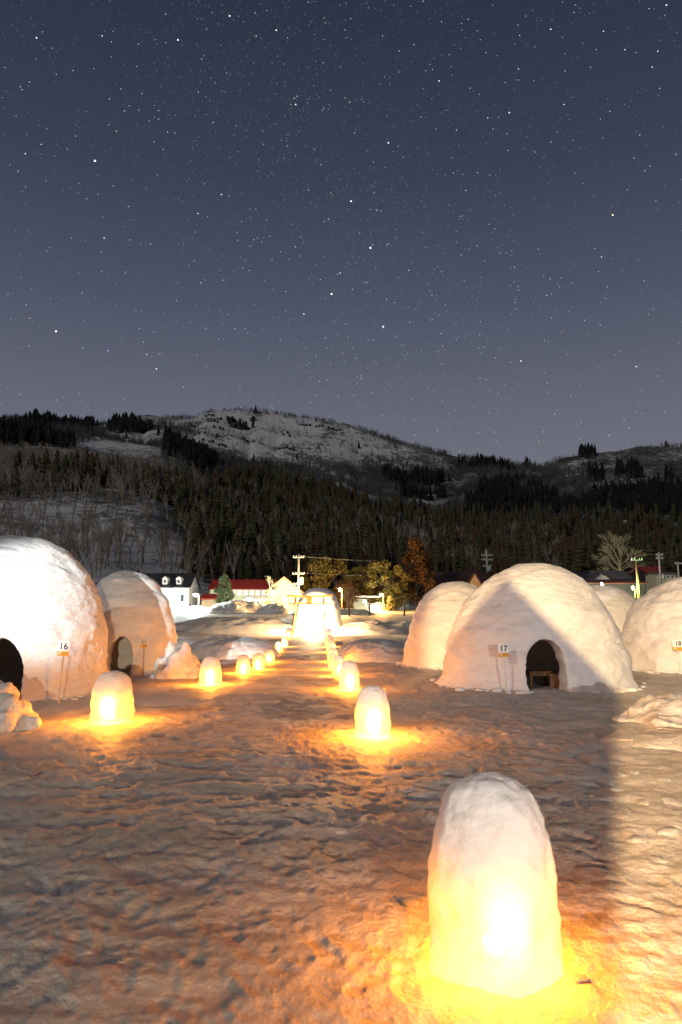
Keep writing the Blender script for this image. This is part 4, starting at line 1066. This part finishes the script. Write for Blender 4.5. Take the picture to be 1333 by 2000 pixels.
# posts and the street lamp
for px, yt, yb, lab in [(682, 1160, 1206, 'bare wooden post nearest the shrine hut'), (722, 1180, 1206, 'short wooden post in the field'), (790, 1176, 1202, 'thin short stake in the field near the big huts')]:
    Yd = 92; p = at(px, yb, Yd); T = at(px, yt, Yd); r = empty('wooden_post', (p.x, Yd, p.z)); tag(r, lab, 'post')
    MB().tube([(0, 0, -.6), (.03, 0, (T.z - p.z) * .6), (.0, 0, T.z - p.z)], [.13, .12, .10], 8).build('post_shaft', M['wood'], r, True)
    MB().lathe([(.105, 0), (.06, .05)], 8, (0, 0, T.z - p.z)).build('post_cap', M['roofsnow'], r)
def point(loc, power, col, rad=.2, parent=None):
    ld = bpy.data.lights.new('lamp_light', 'POINT'); ld.energy = power; ld.color = col; ld.shadow_soft_size = rad
    o = bpy.data.objects.new('lamp_light', ld); COL.objects.link(o); o.location = loc
    if parent: o.parent = parent
    return o
def street_lamp(px, yt, yb, Yd, label, glowmat, power, col, bulb=.28, lean=-.35):
    p = at(px, yb, Yd); T = at(px, yt, Yd); H = T.z - p.z; r = empty('street_lamp', (p.x, Yd, p.z)); tag(r, label, 'street lamp')
    MB().tube([(0, 0, -.6), (0, 0, H)], [.08, .05], 8).build('pole', M['wood'], r, True)
    MB().tube([(0, 0, H - .1), (lean * .6, -.2, H + .1), (lean, -.3, H + .05)], .035, 6).build('arm', M['steel'], r, True)
    MB().lathe([(.05, .2), (bulb, .05), (bulb, .0), (.03, .01)], 12, (lean, -.3, H - .05)).build('lamp_shade', M['steel'], r)
    MB().lathe([(.04, 0), (bulb * .8, -.08), (bulb * .7, -.28), (.05, -.36)], 12, (lean, -.3, H - .055)).build('bulb', M[glowmat], r, True)
    point((lean, -.9, H - .3), power, col, .25, r)
street_lamp(749, 1160, 1198, 112, 'orange street lamp on a post before the evergreens', 'lamp_orange', 11000, (1, .5, .13))
street_lamp(716, 1172, 1196, 120, 'small white lamp in the carport', 'lamp_white', 3000, (.8, 1, .9), .2)
street_lamp(388, 1160, 1192, 106, 'white lamp glaring beside the white house', 'lamp_white', 12000, (.85, 1, .95), .5)
street_lamp(345, 1152, 1190, 122, 'white lamp glaring in front of the white house wall', 'lamp_white', 16000, (.88, 1, .98), .6)
street_lamp(560, 1168, 1194, 108, 'white lamp lighting the cream house', 'lamp_white', 5000, (.95, 1, .82), .16)
street_lamp(1241, 1146, 1170, 88, 'green tinted lamp behind the small hut on the right', 'lamp_green', 3000, (.5, 1, .25), .2)
street_lamp(1180, 1140, 1160, 90, 'lamp over the barn roofs on the right', 'lamp_white', 6000, (.95, 1, .8), .12)
street_lamp(668, 1150, 1196, 108, 'added orange lamp brightening the evergreens right of the shrine hut', 'lamp_orange', 26000, (1, .55, .15), .2)  # extra lamp added to brighten the golden trees behind it

# utility poles and wires
def utility_pole(px, yt, yb, Yd, label, arms, transformer=True, mat='concrete'):
    p = at(px, yb, Yd); T = at(px, yt, Yd); H = T.z - p.z; r = empty('utility_pole', (p.x, Yd, p.z)); tag(r, label, 'utility pole')
    MB().tube([(0, 0, -1), (0, 0, H)], [.20, .13], 10).build('pole', M[mat], r, True)
    for i, (dz, w) in enumerate(arms):
        a = MB().box((-w, -.22, H - dz - .07), (w, -.14, H - dz + .07)).build('crossarm', M['steel'], r)
        ins = MB()
        for k in (-.92, -.45, .45, .92): ins.lathe([(.05, 0), (.075, .06), (.05, .12), (.06, .2)], 8, (k * w, -.18, H - dz + .071))
        ins.build('insulators', M['frame'], a)
    if transformer:
        MB().lathe([(.30, 0), (.33, .05), (.33, .85), (.2, .95)], 12, (.5, -.1, H - 4.6)).build('transformer', M['steel'], r, True)
        MB().box((.0, -.2, H - 4.2), (.25, 0, H - 4.0)).build('bracket', M['steel'], r)
    return Vector((p.x, Yd, T.z))
P1 = utility_pole(583, 1083, 1192, 112, 'tall concrete utility pole left of the shrine hut', [(.5, .9), (3.2, 1.0), (4.9, .8)])
P2 = utility_pole(953, 1074, 1150, 150, 'utility pole with several crossarms behind the big 17 hut', [(1.2, 1.2), (2.2, 1.2), (3.6, .9)])
P3 = utility_pole(1248, 1088, 1168, 88, 'yellow green lit utility pole right of the big pale tree', [(.4, .7)], False, 'wood')
P4 = utility_pole(1291, 1079, 1140, 118, 'white concrete utility pole by the red pyramid roof', [(.5, .6), (1.1, .6)])
P5 = utility_pole(1327, 1097, 1140, 124, 'short utility pole at the very right edge', [(.4, .6)], False)
def wire(a, b, label, sag=1.0, r=.008):
    pts = []
    for k in range(15):
        t = k / 14; q = a.lerp(b, t); q.z -= sag * 4 * t * (1 - t); pts.append(q)
    tag(MB().tube(pts, r, 4).build('overhead_wire', M['wire'], None, True), label, 'wire', 'overhead wires')
for k, (dx, dz) in enumerate([(-.6, -.3), (.6, -.3), (.3, -3.0)]):
    wire(P1 + Vector((dx, 0, dz)), P2 + Vector((dx, 0, dz - 1)), 'thin overhead wire from the shrine pole to the pole behind the big hut', 1.0)
for k, (dx, dz) in enumerate([(-.8, -1.1), (.8, -1.1), (.4, -2.1)]):
    wire(P2 + Vector((dx, 0, dz)), Vector((at(1420, 1096, 175).x, 175, at(1420, 1096, 175).z + dx * .5)), 'thin overhead wire running right from the pole behind the big hut', 1.2)
wire(P1 + Vector((-.8, 0, -3.1)), at(530, 1128, 140), 'wire sagging from the shrine pole to the cream house', .5)
wire(P4 + Vector((.5, 0, -.5)), at(1400, 1098, 120), 'wire leaving the white pole past the right edge', .3)
wire(P3 + Vector((0, 0, -.6)), P4 + Vector((-.5, 0, -1)), 'wire between the two poles on the far right', .4)

# avalanche fences and rock on the mountain
def fence(px0, px1, py, r, label, n=9):
    t0, h0 = polar(px0, py, r); t1, h1 = polar(px1, py, r)
    A = Vector((r * math.sin(t0), r * math.cos(t0), 0)); B = Vector((r * math.sin(t1), r * math.cos(t1), 0)); mid = (A + B) / 2
    z = float(terr(np.array([mid.x]), np.array([mid.y]))[0]); L = (B - A).length
    rt = empty('avalanche_fence', (mid.x, mid.y, z), math.atan2(B.y - A.y, B.x - A.x)); tag(rt, label, 'fence')
    for k in range(n):
        x = -L / 2 + L * k / (n - 1); MB().box((x - .5, -.4, -4), (x + .5, .4, 7)).build('post', M['timber'], rt)
    for zz in (1.2, 3.2, 5.2): MB().box((-L / 2, -.75, zz), (L / 2, -.42, zz + .7)).build('rail', M['timber'], rt)
def r_of(px, py, r0=700, r1=1290):
    best = None
    for r in np.linspace(r0, r1, 240):
        t, h = polar(px, py, r); z = float(terr(np.array([r * math.sin(t)]), np.array([r * math.cos(t)]))[0])
        if z >= h: return r
    return r1
fence(461, 497, 908, r_of(480, 908), 'dark avalanche fence on the mountainside, left of the pair')
fence(560, 592, 918, r_of(576, 918), 'dark avalanche fence on the mountainside, right of the pair')
for px0, px1, py in [(400, 420, 814), (404, 436, 820), (398, 430, 827), (372, 400, 833), (404, 440, 834), (380, 440, 852), (395, 445, 861), (470, 500, 857), (548, 572, 846), (585, 640, 830), (640, 668, 838), (545, 570, 855), (545, 570, 878)]:
    r = r_of(px0, py); t0, _ = polar(px0, py, r); t1, _ = polar(px1, py, r)
    b = MB(); n = max(3, int((px1 - px0) / 6))
    for k in range(n):
        if rr_.random() < .25: continue
        ta = t0 + (t1 - t0) * k / n; tb = ta + (t1 - t0) / n * .78; rr2 = r + rr_.uniform(-3, 3)
        for_a = (rr2 * math.sin(ta), rr2 * math.cos(ta)); z = float(terr(np.array([for_a[0]]), np.array([for_a[1]]))[0])
        b.box((for_a[0], for_a[1] - 1, z - 2), (for_a[0] + (tb - ta) * rr2, for_a[1] + 1, z + rr_.uniform(2.0, 4.0)))
    if b.f: tag(b.build('avalanche_barrier_row', M['timber']), 'row of low dark avalanche barriers on the snowy peak', 'barrier', 'avalanche barrier rows')
for k, (px, py, w, h) in enumerate([(452, 828, 13, 8), (462, 834, 18, 13), (478, 836, 14, 9), (494, 822, 7, 8), (494, 834, 4, 4), (468, 826, 6, 7)]):
    r = r_of(px, py); t, hh = polar(px, py, r); c = (r * math.sin(t), r * math.cos(t)); z = float(terr(np.array([c[0]]), np.array([c[1]]))[0])
    bmx = bmesh.new(); bmesh.ops.create_icosphere(bmx, subdivisions=3, radius=1); P = np.array([v.co[:] for v in bmx.verts]); n = fbm3(P + k * 3, .8, 4, 60 + k, .7)
    for v, q in zip(bmx.verts, n): v.co *= 1 + .6 * q
    me = bpy.data.meshes.new('rock_outcrop'); bmx.to_mesh(me); bmx.free(); me.materials.append(M['rock'])
    o = obj('rock_outcrop', me, None, (c[0], c[1], z)); o.scale = (w * .62 * r / 1333, 12, h * .62 * r / 1333 * 1.2); o.rotation_euler = (math.radians(-25), math.radians(30), 0)
    tag(o, 'dark bare rock outcrop on the snowy peak', 'rock', 'rock outcrops on the peak')

# ------------------------------------------------------------------ stars
def star_mat():
    m, t, out = new_mat('starlight')
    em = N(t, 'ShaderNodeEmission'); at_ = N(t, 'ShaderNodeAttribute', attribute_name='star'); em.inputs['Strength'].default_value = 1.0
    t.links.new(at_.outputs['Color'], em.inputs['Color']); t.links.new(em.outputs[0], out.inputs['Surface'])
    m.cycles.emission_sampling = 'NONE'; return m
def build_stars():
    D = 12000.0; g = np.random.default_rng(3)
    n = 125000
    z = g.uniform(.10, 1, n); a = g.uniform(-1.9, 1.9, n); h = np.sqrt(1 - z * z); d = np.stack([h * np.sin(a), h * np.cos(a), z], -1)
    # a denser band (the Milky Way) through Cassiopeia
    u = Vector(ray(560, 60)).normalized(); w = Vector(ray(860, 860)).normalized(); nn = np.array(u.cross(w).normalized())
    band = np.exp(-((d @ nn) / .22) ** 2)
    keep = g.uniform(0, 1, n) < .30 + .70 * band; d = d[keep]; n = len(d)
    mag = g.pareto(1.7, n); mag = np.clip(mag, 0, 14)
    rad = .00026 + .00008 * np.sqrt(mag); inten = .16 + .12 * np.clip(mag, 0, 7)
    tint = np.array([[.72, .88, 1.0], [.95, 1, 1], [1, .93, .8], [.6, 1, .95], [1, .85, .62]])[g.choice(5, n, p=[.34, .32, .16, .10, .08])]
    big = [(186, 314, 3, 1), (348, 78, 2, 1), (449, 31, 2, 1), (540, 59, 2, 2), (72, 74, 2, 0), (50, 300, 1.6, 0), (81, 282, 1.2, 0), (228, 256, 1, 2), (433, 380, 1.8, 0), (387, 417, 1.5, 2), (204, 465, 1.8, 0), (642, 428, 1.4, 0), (515, 282, 1.2, 0), (200, 70, 1.4, 3), (417, 239, 1, 1), (310, 216, 1, 0), (388, 180, 1, 2),
           (1076, 57, 1.8, 0), (1179, 61, 1.4, 0), (1302, 10, 1.6, 1), (858, 158, 2, 0), (995, 220, 2, 0), (953, 230, 1.4, 0), (759, 279, 2.4, 0), (686, 393, 2.8, 0), (724, 484, 3.4, 0), (886, 338, 1, 2), (1197, 420, 2.4, 2), (910, 372, 1, 1), (1013, 135, 1.1, 1), (1221, 97, 1.2, 1), (1274, 131, 1.2, 1), (1285, 100, 1.2, 1), (1102, 204, 1.2, 1), (892, 254, 1, 1),
           (110, 647, 3, 2), (212, 685, 1.5, 0), (306, 720, 1.9, 4), (287, 692, 1.2, 1), (648, 574, 3, 1), (594, 613, 1.8, 3), (459, 642, 1.1, 0), (393, 552, 1.2, 0), (577, 482, 1.2, 0), (749, 638, 3, 0), (1018, 705, 1.8, 1), (1243, 716, 1.9, 0), (1084, 808, 1, 0), (1175, 502, 1.3, 1), (799, 528, 1.2, 0), (1068, 577, 1, 1), (665, 533, 1.4, 1), (578, 204, 1.8, 1), (575, 192, 1.1, 1), (581, 188, 1, 1), (642, 213, .6, 1)]
    for _ in range(34): big.append((580 + g.normal(0, 22), 204 + g.normal(0, 26), .12, 1))
    bd = np.array([np.array(ray(x, y)) / np.linalg.norm(ray(x, y)) for x, y, _, _ in big])
    br = np.array([.00036 + .00032 * s for *_, s, c in big]); bi = np.array([.35 + .8 * s for *_, s, c in big])
    bt = np.array([[[.55, .75, 1.0], [1, 1, 1], [1, .9, .68], [.5, .95, 1], [1, .75, .55]][c] for *_, c in big])
    d = np.vstack([d, bd]); rad = np.concatenate([rad, br]) * D; inten = np.concatenate([inten, bi]); tint = np.vstack([tint, bt]); n = len(d)
    TV = np.array([[1, 1, 1], [1, -1, -1], [-1, 1, -1], [-1, -1, 1.]]) * .8; TF0 = np.array([[0, 1, 2], [0, 3, 1], [0, 2, 3], [1, 3, 2]])
    O = np.array([[1, 0, 0], [-1, 0, 0], [0, 1, 0], [0, -1, 0], [0, 0, 1], [0, 0, -1.]])
    TF = np.array([[0, 2, 4], [2, 1, 4], [1, 3, 4], [3, 0, 4], [2, 0, 5], [1, 2, 5], [3, 1, 5], [0, 3, 5]])
    nf = n - len(big)
    V1 = ((d[:nf] * D)[:, None, :] + TV[None] * rad[:nf, None, None]).reshape(-1, 3); F1 = ((np.arange(nf) * 4)[:, None, None] + TF0[None]).reshape(-1, 3)
    V2 = ((d[nf:] * D)[:, None, :] + O[None] * rad[nf:, None, None]).reshape(-1, 3); F2 = ((np.arange(n - nf) * 6)[:, None, None] + TF[None]).reshape(-1, 3) + len(V1)
    me = mesh('stars', np.vstack([V1, V2]), [np.vstack([F1, F2])], False, star_mat())
    c4 = np.concatenate([tint * inten[:, None], np.ones((n, 1))], 1).astype(np.float32)
    colr = np.vstack([np.repeat(c4[:nf], 4, axis=0), np.repeat(c4[nf:], 6, axis=0)])
    at_ = me.color_attributes.new('star', 'FLOAT_COLOR', 'POINT'); at_.data.foreach_set('color', colr.ravel())
    tag(obj('stars', me), 'thousands of tiny stars in the night sky', 'stars', kind='stuff')
build_stars()
